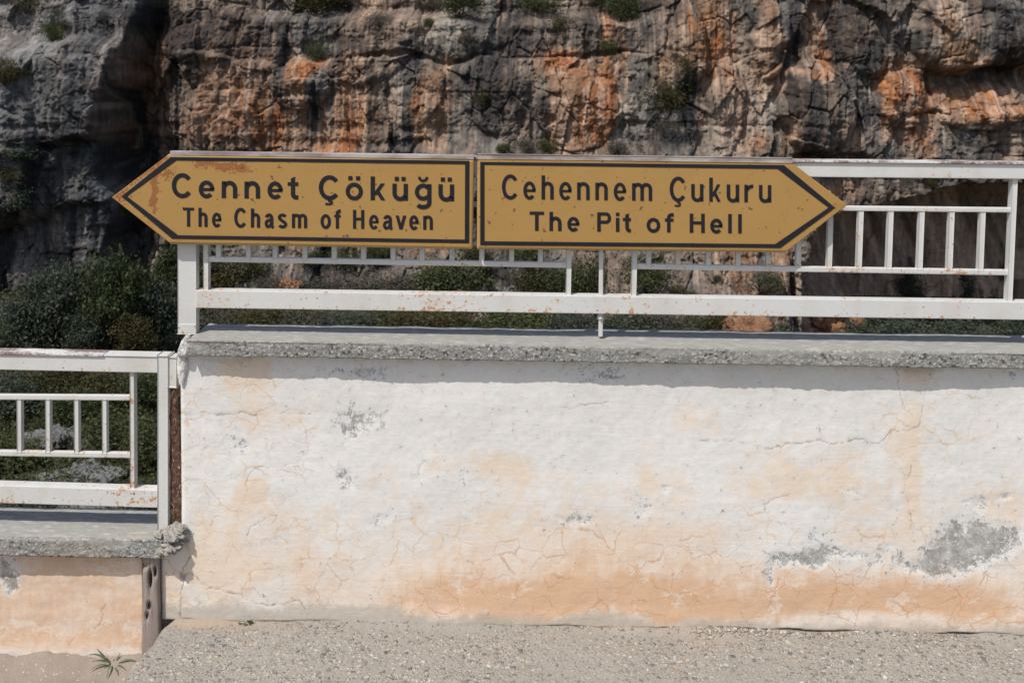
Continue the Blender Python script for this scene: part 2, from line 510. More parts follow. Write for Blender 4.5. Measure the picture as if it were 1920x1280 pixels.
def earth_mat():
    m = Mat('scrubby_slope_earth')
    n = m.noise(.7, 6, .65); k = m.noise(4, 6, .7)
    c = m.mix(n, (.035, .035, .022), (.10, .085, .062))
    c = m.mix(m.step(k, .5, .66), c, (.14, .13, .115))
    return m.out(c, .95, m.bump(m.math('ADD', n, k), 1, .2), .05)
EARTH = earth_mat()

def leaf_mat(name, a, b, d):
    m = Mat(name)
    t = m.attr('leaf')
    r = m.n('ObjectInfo').outputs['Random']
    c = m.mix(t, a, b)
    c = m.mix(m.step(t, .86, .95), c, d)
    c = m.mix(m.math('MULTIPLY', r, .35), c, d)
    b_ = m.n('BsdfPrincipled', {'Base Color': c, 'Roughness': .6, 'Specular IOR Level': .25})
    tr = m.n('BsdfTranslucent', {'Color': c})
    mx = m.n('MixShader', {0: .42, 1: b_.outputs[0], 2: tr.outputs[0]})
    o = m.n('OutputMaterial'); m.t.links.new(mx.outputs[0], o.inputs[0])
    return m.m
LEAF_BLUE = leaf_mat('olive_blue_leaves', (.032, .044, .029), (.105, .128, .092), (.14, .16, .11))
LEAF_GREEN = leaf_mat('green_leaves', (.028, .040, .017), (.088, .108, .044), (.14, .145, .055))
LEAF_OLIVE = leaf_mat('olive_leaves', (.035, .036, .014), (.085, .080, .032), (.13, .10, .04))
LEAF_GREY = leaf_mat('grey_scrub_leaves', (.055, .055, .042), (.12, .115, .09), (.16, .14, .10))
def bark_mat():
    m = Mat('dark_bark'); n = m.noise(14, 5, .6, m.map((2, 2, .4)))
    return m.out(m.mix(n, (.03, .025, .02), (.10, .085, .07)), .95, m.bump(n, .8, .03), .1)
BARK = bark_mat()
def weed_mat():
    m = Mat('weed_leaf'); n = m.noise(60, 3)
    return m.out(m.mix(n, (.06, .09, .045), (.115, .15, .075)), .5, None, .35)
WEED = weed_mat()

# ================================================================== STRUCTURE
Z_SOIL = float(P(150, 1243, 0)[2])
X_EDGE = float(P(300, 1165, 0)[0])

# ---- lower soil sheet (reaches far behind the camera)
def soil_sheet():
    xs = np.concatenate([np.linspace(-60, -3, 20), np.arange(-2.6, -0.9, .012), np.linspace(-.8, 60, 30)])
    ys = np.concatenate([np.linspace(-60, -1.6, 16), np.arange(-1.4, 0.30, .012)])
    X, Y = np.meshgrid(xs, ys)
    near = sstep(-1.6, -1.2, Y) * sstep(-2.8, -2.5, X) * sstep(-.7, -.95, X)
    Z = Z_SOIL + near * (.010 * fbm(X * 6, Y * 6, 4, 31) + .004 * fbm(X * 40, Y * 40, 3, 33) + .03 * sstep(-.09, 0.0, Y))
    Z = Z - .02 * (1 - near)
    tag(mesh('soil_ground', np.stack([X, Y, Z], -1).reshape(-1, 3), gridfaces(len(ys), len(xs)), SOIL, smooth=True), kind='structure')
soil_sheet()

# ---- raised slab of exposed aggregate in front of the tall wall
def slab_z(X, Y):
    near = sstep(-1.7, -1.3, Y) * sstep(2.4, 2.0, X)
    return near * (.004 * fbm(X * 3, Y * 3, 3, 42) + .0016 * fbm(X * 45, Y * 45, 4, 43) + .010 * sstep(-.05, .0, Y) * (.5 + .8 * fbm(X * 5, Y * 8, 4, 45)))
def slab():
    xs = np.concatenate([np.arange(X_EDGE, 2.15, .010), np.linspace(2.3, 30, 12)])
    ys = np.concatenate([np.linspace(-40, -1.7, 10), np.arange(-1.5, 0.045, .010)])
    X, Y = np.meshgrid(xs, ys)
    e = X - X_EDGE
    edge = .022 * fbm(Y * 9, Y * 0 + 3, 4, 41)
    Xs = X + (edge + .02 * sstep(-.1, -.5, Y)) * sstep(.10, 0, e)
    Z = slab_z(X, Y)
    Z = Z - .05 * sstep(.05, 0, e + .015 * fbm(Y * 20, Y * 0, 3, 44)) ** 2
    u, v = to_px(X, Y, Z)
    smooth = np.maximum(sstep(-.075, -.02, Y + .035 * fbm(X * 5, Y * 5, 4, 46)), sstep(-.1, .35, fbm(X * 2.6, Y * 3.5, 5, 47)) * .45)
    tanm = blob(u, v, 400, 1166, 130, 12) * 1.1 + blob(u, v, 1330, 1185, 60, 25) * .4 + blob(u, v, 1180, 1172, 120, 10) * .5
    V = np.stack([Xs, Y, Z], -1)
    ny, nx = X.shape
    # vertical left flank
    fl = V[:, 0, :].copy(); lo = fl.copy(); lo[:, 2] = Z_SOIL - .1; lo[:, 0] += .01
    mid = (fl + lo) / 2; mid[:, 0] += .012 * fbm(ys * 14, ys * 0 + 8, 3, 48)
    verts = np.concatenate([V.reshape(-1, 3), mid, lo])
    faces = gridfaces(ny, nx)
    i = np.arange(ny - 1); b = ny * nx
    side = np.concatenate([np.stack([i * nx, (i + 1) * nx, b + i + 1, b + i], -1), np.stack([b + i, b + i + 1, b + ny + i + 1, b + ny + i], -1)])
    pad = np.zeros(2 * ny)
    tag(mesh('concrete_pavement', verts, np.concatenate([faces, side]), SLAB, smooth=True,
             attrs={'smooth': np.concatenate([smooth.ravel(), pad + .6]), 'tan': np.concatenate([np.clip(tanm, 0, 1).ravel(), pad])}), kind='structure')
slab()

# ------------------------------------------------------------------ walls
Z_TOP = float(P(960, 648, -.045)[2]); Z_UND = float(P(960, 677, -.045)[2])
ZL_TOP = float(P(150, 1010, -.045)[2]); ZL_UND = float(P(150, 1044, -.045)[2])
COP_BACK = 0.19
XW0 = float(P(337, 850, 0)[0])          # left edge of the tall wall above the low coping
XW0B = float(P(299, 1110, 0)[0])        # and below it

GREY = [(680, 782, 42, 20, 0, .62), (655, 806, 26, 16, 30, .5), (647, 893, 11, 22, -35, .75), (660, 697, 55, 9, 5, .5), (715, 700, 30, 11, 10, .42),
        (1118, 697, 52, 15, 0, .55), (1150, 708, 24, 4, -4, .55), (1085, 975, 26, 12, 0, .62), (1205, 948, 26, 26, 0, .42), (1250, 914, 12, 9, 0, .45),
        (446, 832, 26, 13, 20, .5), (720, 972, 25, 13, 0, .42), (789, 884, 4, 26, 4, .5), (870, 902, 9, 20, 0, .38), (1462, 1048, 24, 14, 10, .62),
        (1500, 1046, 30, 12, 0, .62), (1535, 1048, 26, 15, -15, .62), (1530, 1012, 22, 26, 0, .48), (1565, 1030, 22, 9, 0, .48), (1444, 1079, 9, 15, 0, .68), (1600, 926, 34, 5, 25, .42),
        (1605, 1038, 18, 10, 0, .42), (1640, 1055, 16, 18, 0, .5), (1668, 1030, 16, 14, 0, .42), (1690, 1055, 20, 18, 0, .5), (1720, 1066, 20, 12, 0, .48), (1752, 1052, 22, 32, 10, .7),
        (1785, 1030, 34, 42, 10, .8), (1830, 1028, 46, 34, -20, .85), (1880, 1012, 34, 26, -20, .75), (1838, 945, 18, 14, -30, .55), (1886, 931, 15, 9, 0, .62),
        (1808, 944, 9, 6, 0, .5), (1470, 964, 6, 4, 0, .5), (1790, 995, 12, 18, 0, .6), (1835, 990, 12, 18, 0, .6), (545, 792, 14, 10, 0, .22), (1900, 700, 18, 8, 0, .5),
        (1010, 985, 6, 12, 20, .3), (1045, 970, 8, 8, 0, .3), (810, 890, 8, 6, 0, .3), (20, 1085, 14, 34, 10, .75), (5, 1065, 14, 22, 0, .6), (300, 1075, 12, 8, 0, .3)]
TAN = [(470, 735, 60, 70, 0, .55), (540, 790, 40, 24, 0, .42), (450, 690, 60, 26, 0, .45), (1300, 795, 60, 34, 0, .45), (1710, 900, 18, 80, 0, .6), (1720, 700, 45, 22, 0, .6),
       (1700, 790, 40, 80, 0, .36), (470, 920, 40, 50, 30, .6), (960, 880, 60, 35, 0, .38), (870, 870, 120, 30, 0, .3), (1060, 800, 40, 20, 0, .26), (1660, 985, 140, 70, 0, .4),
       (1560, 900, 90, 40, 0, .35), (720, 900, 60, 40, 0, .25), (1880, 960, 60, 70, 0, .5), (1250, 1000, 200, 40, 0, .35), (900, 1000, 200, 50, 0, .4), (1210, 840, 30, 20, 0, .3),
       (560, 960, 110, 40, 0, .35), (400, 1000, 60, 90, 0, .30), (318, 1105, 26, 60, 0, .5), (400, 1080, 70, 50, 0, .42), (540, 1060, 170, 60, 0, .5), (1150, 930, 330, 60, 0, .3), (1600, 840, 200, 60, 0, .22), (1440, 880, 70, 60, 0, .28), (1220, 890, 40, 30, 0, .3)]
CRACKS = [([(338, 1155), (341, 1120), (343, 1095), (345, 1082), (341, 1072), (350, 1058), (355, 1042), (352, 1025), (346, 1003)], 1.7),
          ([(338, 1072), (343, 1085), (349, 1078)], 4.0), ([(355, 1073), (376, 1086), (392, 1100), (410, 1102), (430, 1111), (460, 1112), (468, 1128), (505, 1133), (530, 1129), (558, 1124), (572, 1140), (576, 1150)], 1.15),
          ([(314, 1050), (325, 1065), (336, 1073)], .9), ([(335, 775), (360, 778), (380, 774), (410, 778), (450, 773), (480, 778), (520, 774), (560, 777), (582, 776)], 1.0),
          ([(1312, 824), (1340, 826), (1390, 826), (1418, 837), (1440, 840), (1465, 838), (1482, 830), (1505, 832), (1530, 826), (1548, 826), (1562, 834), (1588, 830)], 1.15),
          ([(1588, 830), (1602, 823), (1620, 824), (1640, 833), (1660, 825), (1672, 806), (1702, 808), (1722, 798), (1728, 778), (1732, 752), (1740, 725), (1744, 700)], .95),
          ([(1683, 695), (1685, 720), (1690, 745), (1696, 770), (1712, 776)], .6), ([(1708, 875), (1700, 905), (1698, 925), (1704, 950), (1709, 975), (1710, 1000)], .9),
          ([(462, 1005), (470, 985), (490, 978), (503, 966), (520, 966), (510, 980), (500, 985)], .9), ([(1050, 762), (1075, 765), (1090, 758), (1120, 757), (1140, 752)], .6),
          ([(460, 908), (468, 890), (478, 876), (490, 874)], .9), ([(880, 905), (900, 896), (912, 905)], .2),
          ([(1432, 958), (1434, 945), (1455, 932), (1480, 925)], .6), ([(195, 1130), (190, 1160), (178, 1178)], .8), ([(140, 1195), (128, 1208)], .8), ([(395, 985), (400, 968), (415, 960)], .7)]

def wall_fields(u, v, seed):
    wu = u + 5 * fbm(u / 22, v / 22, 3, seed); wv = v + 5 * fbm(u / 22 + 40, v / 22, 3, seed + 3)
    grey = sum(a * blob(wu, wv, cu, cv, ru * 1.15, rv * 1.15, an) for cu, cv, ru, rv, an, a in GREY)
    tan = sum(a * blob(wu, wv, cu, cv, ru, rv, an) for cu, cv, ru, rv, an, a in TAN)
    crack = np.zeros(np.shape(u))
    cu_ = u + 2.6 * fbm(u / 9, v / 9, 3, seed + 5); cv_ = v + 2.6 * fbm(u / 9, v / 9 + 30, 3, seed + 6)
    for pts, w in CRACKS:
        crack = np.maximum(crack, min(1, .55 + .35 * w) * np.clip(1.25 - polydist(cu_, cv_, pts) / max(w * 1.3, 1.9), 0, 1) * np.clip(.95 + .6 * fbm(u / 25, v / 25, 3, seed + 9), .35, 1))
    return np.clip(grey, 0, 1.0), np.clip(tan, 0, 1), crack

def wall_front(xl, xr, x_coarse, z0, z1, parent, kind):
    nx, nz = int((xr - xl(z1)) / .0048), int((z1 - z0) / .0048)
    s = np.linspace(0, 1, nx); z = np.linspace(z0, z1, nz)
    L = np.array([xl(t) for t in z])
    X = L[:, None] + (xr - L)[:, None] * s[None, :]; Z = np.repeat(z[:, None], nx, 1)
    if x_coarse > xr:
        ex = np.linspace(xr, x_coarse, 10)[1:]
        X = np.concatenate([X, np.repeat(ex[None], nz, 0)], 1); Z = np.repeat(z[:, None], X.shape[1], 1)
    nx = X.shape[1]
    u, v = to_px(X, X * 0, Z)
    grey, tan, crack = wall_fields(u, v, 51)
    nz_ = fbm(X * 2.2, Z * 3, 4, 52)
    if kind == 'tall':
        base_v = 1165 + (u - 340) * .019
        h = base_v - v                                   # picture height above the foot
        og = 1.1 * (.32 * sstep(320, 130, h + 60 * nz_) + .48 * sstep(190, 80, h + 50 * nz_) + .50 * sstep(125, 55, h + 30 * fbm(X * 2, Z * 5, 4, 50))) * (1 - .62 * sstep(52, 14, h + 18 * fbm(X * 3, Z * 3, 3, 53))) * (.45 + .55 * sstep(330, 560, u)) * np.clip(.85 + .75 * fbm(X * 1.6, Z * 2.2, 4, 54), .1, 1.6)
        net = np.clip(.30 + .70 * sstep(280, 90, h) + 1.0 * blob(u, v, 450, 740, 120, 130) + .6 * blob(u, v, 1720, 800, 80, 140) + .45 * blob(u, v, 450, 930, 90, 110) - .25 * blob(u, v, 1000, 800, 500, 90), 0, 1)
        grime = .32 * sstep(80, 35, h) + .7 * sstep(40, 8, h + 14 * fbm(X * 4, Z * 2, 3, 55)) + .55 * blob(u, v, 1720, 694, 45, 20) + .4 * sstep(16, 0, v - (668 + (u - 345) * .0145)) + .35 * blob(u, v, 430, 690, 50, 25) + .25 * blob(u, v, 1705, 890, 14, 70) + .12 * blob(u, v, 1720, 770, 50, 90)
        Yd = -.005 * fbm(X * 1.7, Z * 2.4, 4, 56) + .0035 * np.clip(grey * 2 - .4, 0, 1) - .0025 * sstep(48, 20, h + 8 * fbm(X * 4, Z * 0, 3, 57))
        Yd = Yd - .0006 * fbm(X * 22, Z * 26, 3, 58)
        lip = h + 3 * fbm(X * 9, Z * 0, 4, 59)
        Yd = Yd + .045 * sstep(7, 2, lip) * np.clip(.62 + .9 * fbm(X * 1.4, Z * 0, 3, 60), 0, 1)
        Yd = Yd + .012 * sstep(.016, 0, X - X[:, :1]) ** 2 + .012 * blob(u, v, 345, 1081, 7, 9)
    else:
        h = (1243 - v)
        og = np.clip(.88 + .42 * fbm(X * 3.2, Z * 3.8, 4, 61), 0, 1) * sstep(-5, 40, h)
        net = np.full(X.shape, .16)
        grime = .7 * sstep(26, 4, h + 12 * fbm(X * 5, Z * 3, 3, 62)) + .25 * sstep(18, 0, v - 1047)
        Yd = -.006 * fbm(X * 2.5, Z * 3, 4, 63) -   .0012 * fbm(X * 18, Z * 22, 3, 64) + .003 * np.clip(grey * 2 - .4, 0, 1)
    Yd = Yd + .0008 * crack
    ny = nz
    V = np.stack([X, Yd, Z], -1)
    # returns at both ends, 0.15 m deep, and a back face
    verts = [V.reshape(-1, 3)]; faces = [gridfaces(ny, nx)]
    b = ny * nx; i = np.arange(ny - 1)
    for col, flip in ((0, True), (nx - 1, False)):
        e = V[:, col].copy(); e[:, 1] = .15
        verts.append(e)
        q = np.stack([i * nx + col, b + i, b + i + 1, (i + 1) * nx + col], -1)
        faces.append(q[:, ::-1] if flip else q); b += ny
    lb, rb = b - 2 * ny, b - ny
    faces.append(np.stack([rb + i, lb + i, lb + i + 1, rb + i + 1], -1))
    pad = lambda a, val=0.0: np.concatenate([np.broadcast_to(a, X.shape).ravel(), np.full(2 * ny, val)])
    return mesh('plaster', np.concatenate(verts), np.concatenate(faces), PLASTER, parent, smooth=True,
                attrs={'grey': pad(grey), 'orange': pad(og), 'net': pad(net), 'crack': pad(crack), 'grime': pad(grime), 'tan': pad(tan)})

def coping(x0, x1, xd1, yf, yb, zu, zt, parent, seed, brk=0.0):
    """concrete slab with a rough broken front edge; dense from x0 to xd1"""
    xs = np.arange(x0, xd1, .0055)
    if x1 > xd1: xs = np.concatenate([xs, np.linspace(xd1, x1, 8)[1:]])
    prof = []
    nf, nt = 14, 36
    for t in np.linspace(0, 1, 6)[:-1]: prof.append((.10 + (yf - .10) * t, zu, 0))
    for t in np.linspace(0, 1, nf)[:-1]: prof.append((yf, zu + (zt - zu) * t, 1))
    for t in np.linspace(0, 1, nt): prof.append((yf + (yb - yf) * t, zt, 2))
    prof.append((yb, (zu + zt) / 2, 3)); prof.append((yb, zu, 3)); prof.append((.10, zu, 3))
    prof = np.array(prof)
    X, K = np.meshgrid(xs, np.arange(len(prof)), indexing='ij')
    Y = prof[K, 0].copy(); Z = prof[K, 1].copy(); side = prof[K, 2]
    front = (side == 1) | ((side == 2) & (Y < yf + .004)) | ((side == 0) & (Y < yf + .03))
    s = Y * 3 + Z
    pit, ed, _ = facet(X * 75, Z * 75 + Y * 40, seed, .6, 1)
    rough = .0009 * fbm(X * 80, s * 80, 3, seed + 1) + .0008 * pit + .0022 * fbm(X * 9, Z * 20, 3, seed + 2)
    Y = Y - np.where(front, rough, 0) - .004 * fbm(X * 1.8, X * 0, 3, seed + 9) * (side <= 1)
    # crumbling lower and upper arris
    lowe = (side <= 1) & (Z < zu + .012)
    Z = Z + np.where(lowe & (Y < yf + .03), .0026 * np.clip(fbm(X * 34, X * 0 + 2, 4, seed + 3) + .2, -.3, 1.5), 0)
    tope = (side == 2) & (Y < yf + .012)
    Z = Z - np.where(tope, .0026 * np.clip(fbm(X * 30, X * 0 + 7, 4, seed + 4) + .5, 0, 1.4), 0)
    topi = (side == 2)
    Z = Z + np.where(topi, .0018 * fbm(X * 9, Y * 12, 4, seed + 5) + .0008 * fbm(X * 60, Y * 60, 3, seed + 6), 0)
    Z = Z + np.where((side == 2) & (Y > yb - .03), -.003 * np.clip(fbm(X * 12, X * 0, 4, seed + 7), 0, 1), 0)
    r = np.where((side == 1), 1.0, np.where(tope, .7, np.where(side == 2, .0, .8)))
    r = np.where(side == 1, np.clip(.95 - .75 * sstep(.72, 1, (Z - zu) / (zt - zu) + .35 * fbm(X * 7, Z * 9, 3, seed + 8)) - .35 * sstep(.1, .5, fbm(X * 2.5, Z * 6, 3, seed + 12)), .15, 1), r)
    u, v = to_px(X, Y, Z)
    stain = blob(u, v, 245, 1003, 30, 5, 5) * (fbm(u / 9, v / 4, 3, seed + 10) > -.2) + .35 * blob(u, v, 345, 635, 30, 14)
    if brk: stain = stain + .32 * (side <= 1) * np.clip(.5 + fbm(X * 6, Z * 9, 3, seed + 11), 0, 1)
    n, k = X.shape
    V = np.stack([X, Y, Z], -1).reshape(-1, 3)
    F = gridfaces(n, k)[:, ::-1]
    loop = np.stack([np.arange(n - 1) * k, np.arange(n - 1) * k + k - 1, (np.arange(n - 1) + 1) * k + k - 1, (np.arange(n - 1) + 1) * k], -1)
    F = [tuple(f) for f in np.concatenate([F, loop])]
    F.append(tuple(range(k))); F.append(tuple(reversed(range((n - 1) * k, n * k))))
    o = mesh('coping', V, F, CONC, parent, smooth=True, attrs={'rough': r.ravel(), 'stain': np.clip(stain, 0, 1).ravel()})
    bm = bmesh.new(); bm.from_mesh(o.data); bmesh.ops.recalc_face_normals(bm, faces=bm.faces); bm.to_mesh(o.data); bm.free()
    return o

tall = empty('boundary_wall', (0, 0.05, 0), 'tall white plastered wall with peeling paint, orange damp and a grey concrete coping, under the two signs', 'wall')
wall_front(lambda z: XW0 + (XW0B - XW0) * float(sstep(ZL_TOP - .02, ZL_UND - .02, z)), 1.86, 6.0, -.012, Z_UND + .006, tall, 'tall')
coping(float(P(350, 655, -.045)[0]), 6.0, 1.86, -.045, COP_BACK, Z_UND, Z_TOP, tall, 71)
lowp = P(268, 1110, 0)
low = empty('boundary_wall', (-1.6, 0.05, Z_SOIL), 'low orange-stained plaster wall under a grey coping, at the lower step left of the tall wall', 'wall')
wall_front(lambda z: -2.15, float(lowp[0]), -99, Z_SOIL - .02, ZL_UND + .006, low, 'low')
coping(-2.15, float(P(306, 1020, -.04)[0]), float(P(306, 1020, -.04)[0]), -.045, COP_BACK, ZL_UND, ZL_TOP, low, 91, 1.0)
# broken mortar where the low coping meets the tall wall
mc = P(318, 1013, -.02)
def stone_attrs(sub, r=.85): return {'rough': np.full(len(ico(sub)[0]), r), 'stain': np.full(len(ico(sub)[0]), .2)}
lump('mortar_patch', mc + np.array([0, .035, 0]), (.050, .072, .034), CONC, low, 5, .20, 1.25, 5, 1.3, stone_attrs(5, .6))
for k, (u_, v_, r_) in enumerate([(300, 1000, .018), (335, 1000, .026), (306, 1032, .017), (322, 1030, .022), (341, 990, .016)]):
    lump('mortar_chunk', P(u_, v_, -.045 if v_ > 1010 else -.02), (r_, r_ * .9, r_ * .62), CONC, low, 4, .32, 1.4, 20 + k, 1.1, stone_attrs(4, .55))
# plaster nose wrapping the end of the tall wall's coping
def nose():
    n, k = 60, 26
    t = np.linspace(0, 1, n); a = np.linspace(0, math.pi * 1.0, k)
    path = np.interp(t, [0, .12, .25, .4, .7, 1], [0, 1, 2, 3, 4, 5])
    us = np.interp(path, range(6), [352, 346, 342, 340, 338.5, 338]); vs = np.interp(path, range(6), [628, 640, 658, 680, 702, 722])
    rad = np.interp(path, range(6), [.006, .012, .016, .015, .012, .006])
    V = []
    for i in range(n):
        c = P(us[i], vs[i], -.012 if vs[i] > 668 else -.030)
        for j in range(k):
            rr = rad[i] * (1 + .16 * fbm(np.array(t[i] * 9), np.array(a[j] * 1.6), 4, 77))
            V.append((c[0] - math.cos(a[j]) * rr * 1.2, c[1] - math.sin(a[j]) * rr * .8 + .012, c[2]))
    V = np.array(V)
    z = np.zeros(len(V))
    return mesh('plaster_nose', V, gridfaces(n, k), PLASTER, tall, True, attrs={'grey': z + np.repeat(np.interp(t, [0, .35, .5], [.75, .55, 0]), k), 'orange': z, 'net': z, 'crack': z, 'grime': z + .15, 'tan': z + .2})
nose()
# remaining structural pier behind the gap between the walls
def pier():
    a, b = P(262, 1110, .09)[0], P(340, 1110, .09)[0]
    bm = bmesh.new(); bmesh.ops.create_cube(bm, size=1)
    for v in bm.verts: v.co = ((a + b) / 2 + v.co.x * (b - a), .125 + v.co.y * .07, (Z_SOIL - .05 + ZL_UND + .002) / 2 + v.co.z * (ZL_UND + .002 - Z_SOIL + .05))
    V = [v.co[:] for v in bm.verts]; F = [[v.index for v in f.verts] for f in bm.faces]; bm.free()
    z = np.zeros(8)
    mesh('core', V, F, PLASTER, low, attrs={'grey': z, 'orange': z + .4, 'net': z, 'crack': z, 'grime': z + .3, 'tan': z})
pier()

# ------------------------------------------------------------------ chasm: slope and cliff
TY = [0.26, .6, 2.0, 6, 12, 18, 25, 30, 38, 45, 70]
TZ = [-.4, -1.2, -4, -9, -10.8, -10.6, -10.0, -9.85, -9.4, -9.0, -8.6]
def terrain_z(x, y):
    return np.interp(y, TY, TZ) + sstep(8, 20, y) * (.55 * fbm(np.asarray(x) * .13, np.asarray(y) * .13, 4, 101) + .12 * fbm(np.asarray(x) * .9, np.asarray(y) * .9, 3, 103)) - 2.6 * sstep(10.5, 13, x) * sstep(37, 43, y)
def chasm_floor():
    xs = np.concatenate([np.linspace(-45, -22, 16), np.arange(-21.5, 22, .3), np.linspace(22.5, 45, 16)])
    ys = np.concatenate([np.array([.26, .4, .6, 1, 1.5, 2]), np.linspace(2.6, 18, 28), np.arange(18.4, 60, .35)])
    X, Y = np.meshgrid(xs, ys)
    tag(mesh('chasm_floor', np.stack([X, Y, terrain_z(X, Y)], -1).reshape(-1, 3), gridfaces(len(ys), len(xs)), EARTH, smooth=True), kind='structure')
chasm_floor()

CY = 45.0
def cliff_px(X, Z): return to_px(X, np.full(np.shape(X), CY), Z)

CAVE_U = [1300, 1478, 1492, 1500, 1520, 1560, 1640, 1700, 1760, 1850, 1920, 2100, 2300]
CAVE_V = [900, 900, 520, 455, 425, 404, 384, 372, 352, 345, 343, 360, 420]
def cliff_depth(X, Z):
    u, v = cliff_px(X, Z)
    wu = u + 16 * fbm(X * .45, Z * .45, 4, 201); wv = v + 12 * fbm(X * .45 + 30, Z * .45, 4, 205)
    D = np.zeros(X.shape)
    # left buttress, standing forward
    eu = 960 + .92 * (-960 + np.interp(v, [-200, 0, 150, 200, 260, 330, 430, 520, 700], [215, 205, 188, 172, 160, 168, 185, 150, 80]))
    but = sstep(12, -12, wu - eu)
    D -= 3.2 * but + .8 * but * sstep(110, 60, wv) * -1
    D += but * (.9 * sstep(95, 70, wv) + .5 * sstep(30, 10, wv))
    D += but * 1.3 * sstep(258, 280, wv + .1 * (wu - 90))
    D -= but * (1.1 * sstep(262, 275, wv) * sstep(420, 340, wv) * sstep(185, 130, wu) - .6 * sstep(395, 410, wv + (wu - 80) * .2))
    # crevice
    D += 1.1 * np.exp(-(((wu - 250) / 42) ** 2)) * (1 - but) + .7 * sstep(330, 230, wu) * (1 - but)
    D -= .9 * blob(wu, wv, 235, 150, 22, 75) * (1 - but)
    # the main face: upper band steps back, horizontal joint at v ~ 100
    D += .55 * sstep(112, 104, wv + 8 * fbm(X * .3, Z * 0, 2, 208)) * sstep(300, 380, u) * sstep(1260, 1200, u)
    D += 1.7 * sstep(42, 8, wv) * sstep(380, 520, u) * sstep(1260, 1160, u)
    for cu, cv, ru, rv, a in [(1525, 200, 72, 95, 1.7), (1830, 60, 130, 85, 1.25), (1640, 60, 70, 80, .7), (560, 150, 70, 55, .6), (1080, 210, 75, 75, .9), (700, 90, 90, 70, .6), (930, 170, 70, 80, .5),
                              (1290, 80, 30, 90, 1.0), (1360, 200, 40, 90, .7), (1440, 80, 40, 70, .9), (1265, 250, 40, 50, .8), (640, 300, 60, 30, .5), (780, 230, 45, 70, .45), (1690, 190, 50, 55, .8),
                              (1840, 200, 90, 45, .6), (420, 220, 90, 60, .4), (360, 80, 80, 40, .5), (880, 60, 80, 40, .5)]:
        q = np.clip(1 - ((wu - cu) / ru) ** 2 - ((wv - cv) / rv) ** 2, 0, 1)
        D -= a * np.sqrt(q)
    # sharp undersides
    D += 1.3 * sstep(128, 138, wv) * sstep(1735, 1760, u) * sstep(230, 140, wv)
    D += 1.1 * sstep(286, 298, wv) * sstep(1478, 1500, u) * sstep(360, 300, wv) * sstep(1640, 1600, u)
    D += .30 * sstep(98, 106, wv) * sstep(620, 660, u) * sstep(1250, 1150, u) * sstep(150, 108, wv)
    # lower centre: face eases forward into the talus
    D -= 2.6 * sstep(420, 640, v) * sstep(330, 420, u) * sstep(1500, 1400, u)
    D -= 1.2 * sstep(255, 300, wv) * sstep(700, 850, u) * sstep(1480, 1300, u)
    # cave lower right
    roof = np.interp(wu, CAVE_U, CAVE_V)
    cave = sstep(-5, 9, wv - roof) * sstep(1478, 1494, wu + (v - 520) * .03)
    D += cave * (4.5 + 1.6 * sstep(1500, 1700, u) + .8 * sstep(0, 60, wv - roof))
    D -= .9 * blob(wu, wv, 1455, 540, 22, 90)
    D += 1.5 * blob(u, v, 1476, 560, 6, 60)
    D -= cave * 3.0 * blob(wu, wv, 1550, 640, 70, 48)
    # rock fabric: columns, ledges, facets at falling sizes
    wx = X + .13 * fbm(X * .6, Z * .4, 5, 211, .6); wz = Z + .13 * fbm(X * .6 + 9, Z * .6, 5, 214, .6)
    soft = 1 - .65 * cave
    f1, e1, _ = facet(wx * .34, wz * .15, 221, 1.0, .8)
    f2, e2, _ = facet(wx * .95 + 3, wz * .42, 227, 1.0, .7)
    f3, e3, _ = facet(wx * 2.4 + 5, wz * 1.3, 233, 1.0, .7)
    f4, e4, _ = facet(wx * 5.5 + 1, wz * 4.3, 239, 1.0, .7)
    f5, _, _ = facet(wx * 12 + 1, wz * 9, 243, 1.0, .7)
    D += soft * (.46 * f1 + .24 * f2 + .095 * f3 + .045 * f4 + .022 * f5)
    D += soft * (.20 * sstep(.045, 0, e2) * (fbm(X * .4, Z * .3, 3, 261) > -.1) + .07 * sstep(.06, 0, e3))
    D += soft * .34 * ridged(X * .60, Z * .10, 4, 241) + .075 * fbm(X * 1.8, Z * 1.2, 5, 246)
    led = ridged(X * .10 + .3 * fbm(X * .4, Z * .4, 3, 250), Z * .75, 3, 251)
    D += soft * .14 * sstep(.35, .8, led)
    # tilt the face back a little with height
    D += np.clip((Z - 1) * .10, -1.2, 3) + sstep(5.5, 16, Z) * 4
    return D, u, v, wu, wv, but, cave, e1, e2, e3

